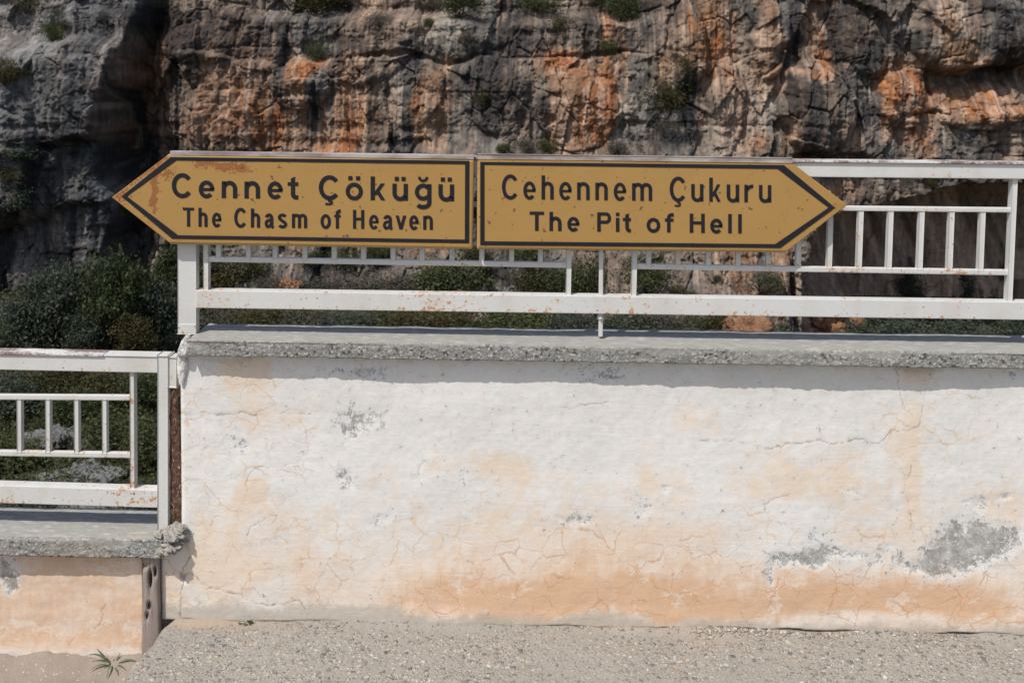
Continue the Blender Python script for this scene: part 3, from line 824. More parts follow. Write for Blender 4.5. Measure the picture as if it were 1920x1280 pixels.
ORANGE = [(430, 160, 120, 70, .6), (385, 245, 100, 50, .7), (270, 120, 40, 70, .5), (240, 230, 30, 60, .5), (600, 240, 160, 60, .5), (575, 125, 40, 18, 1.1), (560, 160, 22, 40, .7), (505, 240, 45, 60, .75), (665, 220, 24, 90, .8), (720, 190, 60, 80, .42), (800, 210, 38, 75, .85), (830, 150, 14, 40, .6),
          (1050, 115, 46, 34, 1.25), (1095, 190, 60, 70, .9), (1140, 180, 22, 90, .9), (1143, 60, 12, 60, 1.0), (1172, 110, 9, 70, .9), (1070, 255, 60, 30, .7), (1255, 120, 14, 40, .4), (1300, 60, 26, 70, .85), (1345, 30, 22, 60, .7), (1365, 90, 20, 50, .6),
          (1335, 90, 40, 60, .6), (1385, 190, 60, 90, .62), (1440, 60, 26, 70, .8), (1455, 150, 30, 24, .9), (1535, 60, 30, 75, 1.15), (1555, 120, 30, 24, .9), (1500, 130, 45, 10, .7), (1600, 250, 30, 55, .75),
          (1690, 165, 56, 48, 1.35), (1662, 210, 14, 45, 1.1), (1720, 220, 24, 60, .8), (1765, 40, 20, 36, 1.0), (1800, 110, 46, 26, .9), (1830, 195, 95, 34, 1.1), (1880, 215, 60, 20, .9), (1740, 265, 30, 40, .7), (1420, 275, 34, 22, 1.0), (1470, 250, 14, 60, .8),
          (1560, 350, 60, 28, .8), (1370, 470, 46, 40, .8), (1400, 540, 50, 40, .7), (1455, 490, 24, 50, .7), (545, 520, 22, 20, 1.0), (590, 462, 20, 10, .7), (820, 450, 30, 14, .6), (240, 120, 18, 60, .5), (185, 150, 10, 18, .7), (100, 400, 14, 60, .4), (160, 310, 30, 12, .3),
          (290, 450, 40, 90, .4), (590, 290, 60, 30, .6), (640, 285, 30, 20, .8), (680, 20, 40, 18, .5)]
DARK = [(330, 60, 90, 60, .3), (1000, 60, 120, 60, .3), (860, 170, 60, 70, .5), (930, 150, 60, 90, .55), (1525, 200, 60, 75, .7), (1640, 60, 90, 75, .55), (1850, 50, 90, 70, .6), (90, 330, 110, 120, .45), (250, 200, 60, 220, .75), (1290, 200, 30, 60, .35), (700, 280, 12, 60, .5), (1265, 250, 40, 50, .5),  # dark rock tones; crevice and lower buttress entries also paint in shade
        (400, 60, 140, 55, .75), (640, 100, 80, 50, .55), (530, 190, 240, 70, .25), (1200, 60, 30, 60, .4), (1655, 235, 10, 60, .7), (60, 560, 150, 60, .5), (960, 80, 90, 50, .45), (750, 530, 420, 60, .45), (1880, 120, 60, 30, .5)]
LIGHT = [(60, 60, 120, 60, .55), (75, 150, 110, 70, .5), (60, 220, 80, 40, .45), (380, 6, 90, 14, .8), (530, 18, 60, 22, .8), (790, 60, 120, 50, .5), (870, 50, 70, 30, .4), (1395, 170, 30, 90, .7), (1345, 260, 30, 50, .8), (1400, 240, 40, 70, .5), (1165, 190, 10, 70, .6),
         (1200, 120, 30, 80, .4), (1790, 20, 26, 30, .8), (1760, 50, 40, 60, .3), (1830, 200, 90, 30, .5), (1600, 270, 26, 30, .5), (920, 270, 60, 30, .35), (870, 200, 14, 60, .5), (1280, 520, 140, 40, .25), (1170, 520, 60, 60, .2), (1400, 200, 70, 110, .5), (1070, 220, 20, 50, .35), (30, 490, 60, 14, .4)]

def cliff():
    xs = np.concatenate([np.linspace(-60, -27.5, 40), np.arange(-26, 26, .050), np.linspace(27.5, 60, 40)])
    zs = np.concatenate([np.linspace(-14, -10.2, 8), np.arange(-10.4, 6.4, .047), np.linspace(6.9, 26, 34)])
    X, Z = np.meshgrid(xs, zs)
    D, u, v, wu, wv, but, cave, e1, e2, e3 = cliff_depth(X, Z)
    streak = fbm(X * 1.5, Z * .13, 4, 301); streak2 = fbm(X * 3.6, Z * .20, 5, 305); drip = fbm(X * 8.5 + .4 * fbm(X, Z, 2, 306), Z * .42, 4, 307); n = fbm(X * .7, Z * .7, 5, 309); n2 = fbm(X * 2.6, Z * 2.2, 5, 313)
    ou, ov = u + 14 * fbm(X * .9, Z * .9, 3, 317), v + 14 * fbm(X * .9 + 40, Z * .9, 3, 321)
    org = sum(a * blob(ou, ov, cu, cv, ru, rv) for cu, cv, ru, rv, a in ORANGE)
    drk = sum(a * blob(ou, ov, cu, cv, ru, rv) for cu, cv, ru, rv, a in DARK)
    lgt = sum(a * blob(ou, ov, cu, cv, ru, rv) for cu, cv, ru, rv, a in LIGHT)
    outside = np.maximum(sstep(30, -60, u), np.maximum(sstep(1890, 1980, u), sstep(10, -60, v)))
    org = org + outside * np.clip(fbm(X * .16, Z * .1, 4, 325) * 1.2, 0, 1)
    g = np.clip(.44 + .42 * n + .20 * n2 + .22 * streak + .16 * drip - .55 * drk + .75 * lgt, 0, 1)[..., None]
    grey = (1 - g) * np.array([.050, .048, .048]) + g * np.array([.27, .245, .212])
    w = 1.15 * org + .55 * streak * sstep(.03, .2, org) + .34 * streak2 + .20 * drip + .20 * n2 + .04
    wm = sstep(.10, .95, w)[..., None]
    br = sstep(-.35, .6, fbm(X * .35, Z * .2, 4, 341) + .35 * streak2 + .5 * org)[..., None]
    grey = grey * (1 - .6 * br) + .6 * br * grey * np.array([1.28, .97, .80])
    rich = sstep(.6, 1.25, org + .35 * n + .2 * streak2)[..., None]
    pale = sstep(-.05, .75, n2 * .7 + streak2 * .6 + lgt * .8)[..., None]
    oc = (1 - rich) * np.array([.25, .155, .10]) + rich * np.array([.31, .135, .062])
    oc = oc * (1 - .55 * pale) + .55 * pale * np.array([.48, .355, .27])
    c = grey * (1 - wm) + oc * wm
    bs = sstep(.25, .8, streak2 * .6 + streak * .45 + drip * .4 + .2 * n)[..., None]
    c = c * (1 - .62 * bs) + .62 * bs * np.array([.055, .053, .055])
    nar = fbm(X * 13 + .5 * fbm(X * .8, Z * .5, 3, 351), Z * .30, 4, 352); vm = sstep(-.3, .4, fbm(X * .3, Z * .35, 3, 353))
    c = c * (1 + .42 * nar * vm)[..., None]
    cream = (sstep(.35, .7, fbm(X * 6 + 7, Z * .22, 4, 355)) * sstep(.1, .5, org + .3 * n) * .55)[..., None]
    c = c * (1 - cream) + cream * np.array([.44, .355, .285])
    cv_ = cave[..., None]
    cc = np.array([.42, .30, .23]) * (1 + .5 * fbm(X * 2.2 + Z * .9, Z * .16, 4, 331))[..., None]
    c = c * (1 - cv_) + cc * cv_
    wet = (sstep(.55, .8, fbm(X * .9, Z * .35, 4, 335) + .2 * n2) * sstep(430, 520, v))[..., None] * cv_
    c = c * (1 - .7 * wet)
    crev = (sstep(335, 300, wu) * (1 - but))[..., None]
    c = c * (1 - .35 * crev)  # crevice shade painted in: rock colour darkened across the recess
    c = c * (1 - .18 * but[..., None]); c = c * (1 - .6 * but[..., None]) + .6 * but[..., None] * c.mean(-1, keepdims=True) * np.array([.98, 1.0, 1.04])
    lich = (but * sstep(.15, .5, n2))[..., None]
    c = c * (1 - .25 * lich) + .25 * lich * np.array([.10, .12, .14])
    c = np.clip(c * .90, .012, .6)
    # let the rock be as real rock: a solid backed far behind
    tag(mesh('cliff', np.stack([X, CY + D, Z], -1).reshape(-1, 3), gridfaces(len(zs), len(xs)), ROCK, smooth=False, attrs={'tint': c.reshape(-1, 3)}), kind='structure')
    return xs, zs, CY + D
CXS, CZS, CYG = cliff()
def cliff_y(x, z):
    i = np.clip(np.searchsorted(CXS, x) - 1, 0, len(CXS) - 2); j = np.clip(np.searchsorted(CZS, z) - 1, 0, len(CZS) - 2)
    return CYG[j, i]
def hit(u, v, y0=14.0):
    d = ray(u, v)
    for y in np.arange(y0, 58, .1):
        p = CP + d * ((y - CP[1]) / d[1])
        if p[2] < terrain_z(p[0], y) or y > cliff_y(p[0], p[2]): break
    return p

# ================================================================== RAILINGS
RY = 0.06                                 # plane of the rails
def Q(u, v, dy=0.0): return P(u, v, RY + dy)
M_PX = 1 / FPX * (DIST + RY)              # metres per photo pixel at the rails

def line(u0, v0, u1, v1): return lambda u: v0 + (v1 - v0) * (u - u0) / (u1 - u0)

up = empty('railing', (Q(353, 620)[0], RY, Z_TOP), 'rust-spotted white metal railing standing on the tall wall, carrying the two yellow signs', 'railing')
top = line(340, 306, 1920, 321)           # centre lines in the photo
bot = line(371, 558, 1920, 580)
mid = line(385, 378, 1895, 393.5)
lad = line(385, 485, 1895, 510.5)
UE = 2330
bar('post', Q(353, 300), Q(353.5, 624), 35.5 * M_PX, .028, WHITE_CLEAN, up)
bar('post_foot', Q(353, 605), Q(353.5, 625), 36.2 * M_PX, .031, WHITE_RUSTY, up)
bar('top_rail', Q(336, top(336)), Q(UE, top(UE)), 27 * M_PX, .045, WHITE, up)
bar('rail_cap', Q(330, top(330) - 16.2), Q(UE, top(UE) - 16.2), 4.2 * M_PX, .060, CAP, up, .0015)
bar('bottom_rail', Q(371, bot(371)), Q(UE, bot(UE)), 34 * M_PX, .045, WHITE_RUSTY, up)
bar('centre_post', Q(1128, top(1128) + 12), Q(1126, 630), 8 * M_PX, .020, WHITE_RUSTY, up)
lump('weld_bead', Q(1126, 595, -.004), (.011, .012, .012), WHITE_RUSTY, up, 3, .4, 2, 3)
def ladder(u0, u1, us):
    for u in (u0, u1):
        lean = -.045 * (u - 388) / 1500
        bar('upright', Q(u, top(u) + 12), Q(u + lean * 230, bot(u) - 15), 9.5 * M_PX, .022, WHITE, up)
    bar('ladder_rail', Q(u0, mid(u0)), Q(u1, mid(u1)), 9.5 * M_PX, .017, WHITE, up, .004)
    bar('ladder_rail', Q(u0, lad(u0)), Q(u1 - 8, lad(u1 - 8)), 10.5 * M_PX, .019, WHITE_RUSTY, up, .004)
    for u in us:
        lean = -.045 * (u - 388) / 1500
        bar('baluster', Q(u, mid(u) + 3), Q(u + lean * 105, lad(u) - 3), 9.5 * M_PX, .0145, WHITE, up, .003)
ladder(388, 1070, [411, 467, 517, 573, 628, 683, 738.5, 793, 849, 905, 961, 1015])
ladder(1193, 1900, [1218, 1273, 1330, 1386, 1443, 1499, 1557, 1613, 1669, 1727, 1783, 1841])
bar('centre_post', Q(1955, top(1955) + 12), Q(1948, 642), 8 * M_PX, .020, WHITE, up)
ladder(2010, 2300, [2040, 2095, 2150, 2205, 2260])

lo_ = empty('railing', (Q(310, 1000)[0], RY, ZL_TOP), 'lower white railing left of the tall wall, its end post split open and rusted brown', 'railing')
ltop = line(0, 675, 300, 681); lbot = line(0, 921, 300, 930); lmid = line(0, 743, 247, 744.5); llad = line(0, 848, 247, 852)
US = -330
bar('post', Q(310.5, 663), Q(310.5, 996), 20 * M_PX, .050, WHITE_CLEAN, lo_, .004)
bar('paint_flake', Q(328, 666), Q(327.5, 722), 16 * M_PX, .046, WHITE_RUSTY, lo_, .004)
def rust_strip():
    n, k = 60, 12
    t = np.linspace(0, 1, n); w = np.linspace(0, 1, k)
    V = []
    for i in range(n):
        v = 700 + 294 * t[i]
        ul = 318.5 + 2.4 * float(fbm(np.array(t[i] * 12), np.array(1.), 3, 5)); ur = np.interp(v, [700, 760, 800, 900, 960, 994], [333, 331, 334, 338, 340, 341]) + 3.2 * float(fbm(np.array(t[i] * 11), np.array(4.), 4, 8))
        for j in range(k):
            p = Q(ul + (ur - ul) * w[j], v, -.016)
            p[1] += .004 * float(fbm(np.array(t[i] * 40), np.array(w[j] * 4), 3, 9)) + .012 * (w[j] - .4) ** 2
            V.append(p)
    V = np.array(V); back = V.copy(); back[:, 1] += .03
    F = [tuple(f) for f in gridfaces(n, k)[:, ::-1]] + [tuple(x + n * k for x in f) for f in gridfaces(n, k)]
    for i in range(n - 1):
        F.append((i * k, (i + 1) * k, (i + 1) * k + n * k, i * k + n * k)); F.append((i * k + k - 1, i * k + k - 1 + n * k, (i + 1) * k + k - 1 + n * k, (i + 1) * k + k - 1))
    return mesh('rusted_strip', V, F, RUST, lo_, True)
tag(rust_strip(), 'brown rotted strip along the post')
bar('top_rail', Q(US, ltop(US)), Q(301, ltop(301)), 30 * M_PX, .045, WHITE, lo_)
bar('rail_cap', Q(US, ltop(US) - 17), Q(200, ltop(200) - 17), 4 * M_PX, .058, CAP, lo_, .0015)
bar('rail_cap', Q(200, ltop(200) - 16.8), Q(322, ltop(322) - 16.8), 3.4 * M_PX, .052, WHITE, lo_, .0015)
bar('bottom_rail', Q(US, lbot(US)), Q(301, lbot(301)), 35 * M_PX, .045, WHITE_RUSTY, lo_)
def low_ladder(u0, u1, us, ends):
    for u in ends: bar('upright', Q(u, ltop(u) + 13), Q(u + 1, lbot(u) - 15), 8 * M_PX, .024, WHITE, lo_)
    bar('ladder_rail', Q(u0, lmid(u0)), Q(u1, lmid(u1)), 10.5 * M_PX, .017, WHITE, lo_, .004)
    bar('ladder_rail', Q(u0, llad(u0)), Q(u1, llad(u1)), 10.5 * M_PX, .019, WHITE_RUSTY, lo_, .004)
    for u in us: bar('baluster', Q(u, lmid(u) + 3), Q(u + .5, llad(u) - 3), 8.5 * M_PX, .0155, WHITE, lo_, .003)
low_ladder(-300, 250, [-280, -228, -175, -121, -68, -15, 38, 91.5, 145, 197.5], (250, -300))

# ================================================================== SIGNS
SY = RY - .052                            # front face of the signs
def sign(name, outer, label, top_strip, rust, lefttip):
    """outer: tip, top far, top near, bottom near, bottom far in photo pixels"""
    tip, tf, tn, bn, bf = outer
    base = P(tn[0], (tn[1] + bn[1]) / 2, SY)
    e = empty(name, base, label, 'road sign')
    n, k = 260, 92
    t = np.linspace(0, 1, k); s = np.linspace(0, 1, n)
    kink = (tip[1] - tf[1]) / (bf[1] - tf[1])
    far = np.array([np.interp(x, [0, kink, 1], [tf[0], tip[0], bf[0]]) for x in t])
    farv = np.array([np.interp(x, [0, kink, 1], [tf[1], tip[1], bf[1]]) for x in t])
    near = tn[0] + (bn[0] - tn[0]) * t; nearv = tn[1] + (bn[1] - tn[1]) * t
    U = far[:, None] + (near - far)[:, None] * s; V = farv[:, None] + (nearv - farv)[:, None] * s
    r = sum(a * blob(U + 6 * fbm(U / 8, V / 8, 3, 3), V + 6 * fbm(U / 8, V / 8, 3, 6), cu, cv, ru, rv, an) for cu, cv, ru, rv, an, a in rust)
    pts = np.stack([P(u, v, SY) for u, v in zip(U.ravel(), V.ravel())]).reshape(k, n, 3)
    db = np.minimum(np.minimum(V - (tf[1] + (tn[1] - tf[1]) * (U - tf[0]) / (tn[0] - tf[0])), (bf[1] + (bn[1] - bf[1]) * (U - bf[0]) / (bn[0] - bf[0])) - V), np.abs(near[:, None] - U))
    roll = .004 * sstep(4, 0, db)
    pts[..., 1] += roll + .0004 * fbm(U / 60, V / 40, 3, 12)
    ring = [(0, j) for j in range(n)] + [(i, n - 1) for i in range(1, k)] + [(k - 1, j) for j in range(n - 2, -1, -1)] + [(i, 0) for i in range(k - 2, 0, -1)]
    idx = [i * n + j for i, j in ring]
    bk = np.array([pts[i, j] for i, j in ring]); bk[:, 1] = SY + .026
    verts = np.concatenate([pts.reshape(-1, 3), bk]); b = n * k; m = len(ring)
    F = [tuple(f) for f in gridfaces(k, n)[:, ::-1]]
    F += [(idx[q], idx[(q + 1) % m], b + (q + 1) % m, b + q) for q in range(m)]
    pad = np.zeros(m)
    o = mesh('panel', verts, F, SIGN, e, True, attrs={'rust': np.concatenate([np.clip(r, 0, 1).ravel(), pad + .3]), 'edge': np.concatenate([sstep(5, 2.5, db).ravel(), pad + 1])})
    bm = bmesh.new(); bm.from_mesh(o.data); bmesh.ops.recalc_face_normals(bm, faces=bm.faces); bm.to_mesh(o.data); bm.free()
    # back plate
    c = [P(u, v, SY + .0265) for u, v in (tip, tf, tn, bn, bf)]
    mesh('back_plate', c, [(0, 1, 2, 3, 4)], SBACK, e)
    # folded top edge
    (ua, va), (ub, vb) = top_strip
    bar('top_edge', P(ua, va, SY + .012), P(ub, vb, SY + .012), 8.5 * M_PX, .024, TRIM, e, .0022)
    return e

def flat(name, polys, parent, mat, dy):
    """letter strokes as thin film: each polygon in photo pixels, a hair apart so none share a plane"""
    V, F = [], []
    for k, pg in enumerate(polys):
        b = len(V)
        for u, v in pg: V.append(P(u, v, SY - dy - .00006 * (k % 5)))
        F.append(tuple(range(b, b + len(pg))))
    o = mesh(name, V, F, mat, parent)
    bm = bmesh.new(); bm.from_mesh(o.data)
    for f in bm.faces:
        if f.normal.y > 0: f.normal_flip()
    bm.to_mesh(o.data); bm.free()
    return o

# ---- lettering, drawn stroke by stroke in a bold grotesque
def stroke(pts, w):
    q = [np.array(p, float) for p in pts]; pts = [q[0]]
    for p in q[1:]:
        if np.linalg.norm(p - pts[-1]) > .05: pts.append(p)
    n = len(pts)
    closed = np.allclose(pts[0], pts[-1]) and n > 3
    L, Rr = [], []
    for i in range(n):
        a = pts[i] - pts[i - 1] if i > 0 else (pts[0] - pts[-2] if closed else pts[1] - pts[0])
        b = pts[i + 1] - pts[i] if i < n - 1 else (pts[1] - pts[0] if closed else a)
        a = a / np.linalg.norm(a); b = b / np.linalg.norm(b)
        t = a + b; t /= np.linalg.norm(t); nn = np.array([-t[1], t[0]])
        h = w / 2 / max(.5, nn @ np.array([-a[1], a[0]]))
        L.append(pts[i] + nn * h); Rr.append(pts[i] - nn * h)
    return [[L[i], L[i + 1], Rr[i + 1], Rr[i]] for i in range(n - 1)]
def arc(cx, cy, rx, ry, a0, a1, n=18):
    return [(cx + rx * math.cos(R(a0 + (a1 - a0) * i / n)), cy + ry * math.sin(R(a0 + (a1 - a0) * i / n))) for i in range(n + 1)]
def rect(x0, y0, x1, y1): return [[(x0, y0), (x1, y0), (x1, y1), (x0, y1)]]
def slant(xa, ya, xb, yb, w):
    h = w / 2 * math.hypot(xb - xa, yb - ya) / abs(yb - ya)
    return [[(xa - h, ya), (xa + h, ya), (xb + h, yb), (xb - h, yb)]]

def glyph(ch, x0, x1, cap, xh, w):
    w = w * 1.09
    """polygons with y up from the baseline, x in photo pixels"""
    W = x1 - x0; h = w / 2; cx = (x0 + x1) / 2; hw = w * .86           # horizontals a little thinner
    o = []
    def ring(top, bot=0.0, a0=0, a1=360, n=30, xr=None):
        rx = (W - w) / 2 if xr is None else xr
        return stroke(arc(cx, (top + bot) / 2, rx, (top - bot) / 2 + .6 - hw / 2, a0, a1, n), w * .95)
    if ch in 'CÇ':
        rx = (W - w) / 2 * 1.07
        o += stroke(arc(x0 + h + rx, cap / 2, rx, cap / 2 + .7 - hw / 2, 38, 322, 30), w)
        if ch == 'Ç':
            o += rect(cx - w * .26, -cap * .07, cx + w * .30, 0)
            o += stroke([(cx - w * .15, -cap * .055)] + arc(cx + w * .05, -cap * .125, w * .62, cap * .068, 80, -90, 10) + [(cx - w * .85, -cap * .185)], w * .52)
    elif ch in 'oö':
        o += ring(xh)
    elif ch == 'e':
        rx, ry = (W - w) / 2, xh / 2 + .6 - hw / 2
        o += stroke(arc(cx, xh / 2, rx, ry, 0, 318, 30), w * .95)
        o += rect(x0 + h, xh * .5 - hw * .45, x1 - h * .2, xh * .5 + hw * .40)
    elif ch in 'nh' or ch == 'm':
        legs = 2 if ch == 'm' else 1
        o += rect(x0, 0, x0 + w, cap if ch == 'h' else xh)
        span = (W - w) / legs
        for k in range(legs):
            a = x0 + h + span * k; rx = span / 2; ry = min(rx * 1.05, xh * .42)
            cy = xh + .5 - hw / 2 - ry
            o += stroke([(a, cy - ry * .25)] + arc(a + rx, cy, rx, ry, 172, 0, 16) + [(a + span, 0)], w)
    elif ch in 'uü':
        rx = (W - w) / 2; ry = min(rx * 1.05, xh * .42); cy = ry + hw / 2 - .5
        o += rect(x1 - w, 0, x1, xh)
        o += stroke([(x0 + h, xh)] + arc(x0 + h + rx, cy, rx, ry, 180, 352, 16) + [(x1 - h, cy + ry * .25)], w)
    elif ch == 'r':
        o += rect(x0, 0, x0 + w, xh)
        rx = W - h; ry = xh * .38
        o += stroke([(x0 + h, xh * .45)] + arc(x0 + h + rx, xh + .4 - hw / 2 - ry, rx, ry, 172, 90, 10), w * .95)
    elif ch == 't':
        s = x0 + W * .30
        o += [[(s, xh * .9), (s + w, xh * .9), (s + w, xh * 1.34), (s, xh * 1.22)]]
        o += stroke([(s + h, xh * .95), (s + h, hw * 1.5)] + arc(s + h + w * .75, hw * 1.35, w * .75, hw * .9, 190, 270, 8) + [(x1, hw * .42)], w)
        o += rect(x0, xh - hw, x1, xh)
    elif ch == 'f':
        s = x0 + W * .24
        o += stroke([(s + h, 0), (s + h, cap - w * 1.35)] + arc(s + h + w * .8, cap - w * 1.25, w * .8, w * .8, 180, 90, 8) + [(x1, cap - hw * .5)], w)
        o += rect(x0, xh - hw, x1 - W * .02, xh)
    elif ch == 'k':
        o += rect(x0, 0, x0 + w, cap)
        o += slant(x0 + w * .9, xh * .30, x1 - w * .72, xh, w * .80)
        o += slant(x0 + W * .46, xh * .52, x1 - w * .62, 0, w * .84)
    elif ch == 'ğ' or ch == 'g':
        rx = (W - w) / 2
        o += stroke(arc(cx, xh * .52, rx, xh * .48 + .5 - hw / 2, 40, 320, 26), w * .95)
        o += stroke([(x1 - h, xh), (x1 - h, -xh * .10)] + arc(cx, -xh * .10, rx, xh * .27, 0, -148, 16), w)
        if ch == 'ğ': pass
    elif ch == 'a':
        o += stroke(arc(cx, xh * .68, (W - w) / 2 * .92, xh * .32 + .4 - hw / 2, 165, 20, 12) + [(x1 - h * 1.2, xh * .55), (x1 - h * 1.2, xh * .12), (x1 - h * .2, 0)], w)
        o += stroke([(x1 - h * 1.4, xh * .60), (cx, xh * .53)] + arc(x0 + h + W * .20, xh * .285, W * .20, xh * .285 - hw * .35, 85, 290, 14) + [(x1 - w, xh * .16), (x1 - h * 1.4, xh * .32)], w * .92)
    elif ch == 's':
        rx = (W - w) / 2
        o += stroke(arc(cx, xh * .745, rx, xh * .255 + .4 - hw * .45, 22, 240, 14) + arc(cx, xh * .255, rx, xh * .255 + .4 - hw * .45, 62, -158, 14), w * .95)
    elif ch == 'v':
        o += slant(x0 + h * .9, xh, cx, 0, w * .98); o += slant(x1 - h * .9, xh, cx, 0, w * .98)
    elif ch == 'H':
        o += rect(x0, 0, x0 + w, cap) + rect(x1 - w, 0, x1, cap) + rect(x0 + w * .5, cap * .52 - hw / 2, x1 - w * .5, cap * .52 + hw / 2)
    elif ch == 'T':
        o += rect(x0, cap - hw, x1, cap) + rect(cx - h, 0, cx + h, cap - hw * .5)
    elif ch == 'P':
        o += rect(x0, 0, x0 + w, cap)
        r = cap * .285 - hw / 2 + hw * .05
        cy = cap - hw / 2 - r
        o += stroke([(x0 + h, cap - hw / 2), (x1 - h - r * .75, cap - hw / 2)] + arc(x1 - h - r * .75, cy, r * .75, r, 88, -88, 14) + [(x0 + h, cy - r)], w * .92)
    elif ch == 'i':
        o += rect(cx - h, 0, cx + h, xh) + rect(cx - h, cap - w * .95, cx + h, cap)
    elif ch == 'l':
        o += rect(cx - h, 0, cx + h, cap)
    if ch in 'öü':
        d = w * .98; g = W * .22
        for sx in (-g, g): o += rect(cx + sx - d / 2, cap - d * .98, cx + sx + d / 2, cap)
    if ch == 'ğ':
        o += stroke(arc(cx, cap + w * .1, W * .235, w * .95, 182, 358, 12), w * .62)
    return o

def text_line(spec, base, cap, xh, w, parent, dy, label):
    e = bpy.data.objects.new('lettering', None); COL.objects.link(e); e.parent = parent; e.empty_display_size = .05
    tag(e, label)
    for ch, x0, x1 in spec:
        flat('letter', [[(x, base(x) - y) for x, y in pg] for pg in glyph(ch, x0, x1, cap, xh, w)], e, FILM, dy)
    return e

def ringstrip(name, outer, inner, parent):
    polys = []
    n = len(outer)
    for i in range(n):
        j = (i + 1) % n
        polys.append([outer[i], outer[j], inner[j], inner[i]])
    return flat(name, polys, parent, FILM, .0012)

RUST1 = [(415, 312, 30, 9, 0, .95), (448, 317, 28, 12, 0, .95), (375, 306, 16, 10, 0, .8), (385, 306, 20, 8, 0, .7), (287, 350, 7, 36, 0, 1.1), (285, 400, 5, 30, 0, .45), (312, 325, 14, 9, 0, .6), (318, 330, 26, 20, 0, .4), (265, 328, 40, 8, -38, .95), (232, 368, 18, 16, 0, .95), (300, 298, 26, 7, -38, .9), (290, 365, 5, 40, 0, .9),
         (640, 318, 60, 8, 0, .3), (710, 325, 20, 10, 0, .35), (790, 330, 30, 12, 0, .35), (250, 405, 30, 8, 37, .35), (640, 382, 12, 5, 0, .35), (880, 380, 5, 60, 0, .3), (330, 290, 40, 4, 0, .5), (330, 455, 20, 4, 0, .5), (520, 310, 200, 14, 0, .12)]
s1 = sign('direction_sign', [(210, 370), (317, 289), (889, 299), (885.5, 467), (321, 457.5)],
          'yellow arrow sign pointing left with dark lettering about the chasm of heaven', [(321, 286.8), (889, 294.5)], RUST1, True)
ringstrip('border', [(227.7, 368.4), (320, 294.6), (880.3, 301.5), (879.7, 456.3), (322.8, 447.7)], [(238.4, 368.4), (331, 301.2), (872, 308.2), (871.5, 449.2), (334, 441)], s1)
bl1 = line(340, 370.4, 836, 377.4)
text_line([('C', 322, 359.7), ('e', 372.3, 402), ('n', 415.6, 444.7), ('n', 458.2, 487.5), ('e', 501.2, 530.4), ('t', 539.3, 559.3),
           ('Ç', 597.6, 636), ('ö', 647.8, 680.5), ('k', 694.8, 723.5), ('ü', 735.7, 764.8), ('ğ', 777.6, 809), ('ü', 822, 851.5)], bl1, 44.5, 31.6, 7.4, s1, .0013, 'larger Turkish place name')
bl2 = line(340, 424.7, 811, 431)
text_line([('T', 343, 363.8), ('h', 372, 389), ('e', 397.2, 415.2), ('C', 439, 462), ('h', 470.3, 487.5), ('a', 495.8, 513), ('s', 520.6, 538.5), ('m', 547.2, 575.8),
           ('o', 600.7, 620.5), ('f', 626.6, 638.8), ('H', 661.8, 683), ('e', 691.8, 710.2), ('a', 717.7, 735.5), ('v', 742, 761.4), ('e', 767, 785), ('n', 793.4, 811.5)], bl2, 35.5, 26, 5.5, s1, .0013, 'smaller English line')
RUST2 = [(1140, 302, 12, 4, 0, .6), (1210, 330, 4, 24, 15, .45), (1410, 325, 16, 10, 0, .45), (1480, 360, 14, 12, 0, .5), (1470, 410, 16, 10, 0, .4), (1310, 385, 16, 6, 0, .4), (898, 380, 5, 60, 0, .3), (1000, 466, 8, 4, 0, .3), (1200, 467, 200, 4, 0, .3), (1570, 386, 14, 12, 0, .5), (1030, 300, 60, 5, 0, .25), (1180, 330, 300, 40, 0, .1)]
s2 = sign('direction_sign', [(1588.5, 384.5), (1483, 303.6), (895, 294.5), (894, 467), (1472, 473.5)],
          'yellow arrow sign pointing right with dark lettering about the pit of hell', [(1484, 300.5), (894.5, 292.8)], RUST2, False)
ringstrip('border', [(1566, 389.5), (1470, 309.8), (900.4, 303.8), (900.4, 459.8), (1463, 465)], [(1553.5, 389.5), (1458, 317), (908.4, 309.5), (908.4, 452.2), (1453.5, 457.7)], s2)
bl3 = line(956, 373.2, 1434, 379.6)
text_line([('C', 941, 971.2), ('e', 981, 1004.6), ('h', 1015.3, 1038.2), ('e', 1048.3, 1072.2), ('n', 1082, 1105.6), ('n', 1116.2, 1139.5), ('e', 1150.5, 1174.3), ('m', 1185, 1222.8),
           ('Ç', 1255.6, 1286), ('u', 1296, 1319), ('k', 1329.8, 1352.4), ('u', 1362.5, 1386), ('r', 1395.6, 1412.4), ('u', 1423, 1446.3)], bl3, 45, 32.6, 6.1, s2, .0013, 'larger Turkish place name')
bl4 = line(1006, 432.8, 1388, 437.6)
text_line([('T', 993, 1020), ('h', 1030.2, 1053), ('e', 1063.5, 1086.6), ('P', 1119.7, 1146), ('i', 1155, 1161.2), ('t', 1167.8, 1182.8), ('o', 1212.2, 1238.2), ('f', 1246.6, 1263.2),
           ('H', 1293.2, 1321.4), ('e', 1331.4, 1355.2), ('l', 1365.4, 1372), ('l', 1384, 1390.8)], bl4, 36, 26.2, 6.2, s2, .0013, 'smaller English line')
# brackets that hold the signs to the rail
for e, us in ((s1, (420, 800)), (s2, (985, 1380))):
    for u in us: bar('bracket', P(u, 330, SY + .031), P(u, 440, SY + .031), 14 * M_PX, .008, SBACK, e, .001)

# ================================================================== SMALL THINGS BY THE WALL
def ground_hit(u, v, z):
    d = ray(u, v); return CP + d * ((z - CP[2]) / d[2])

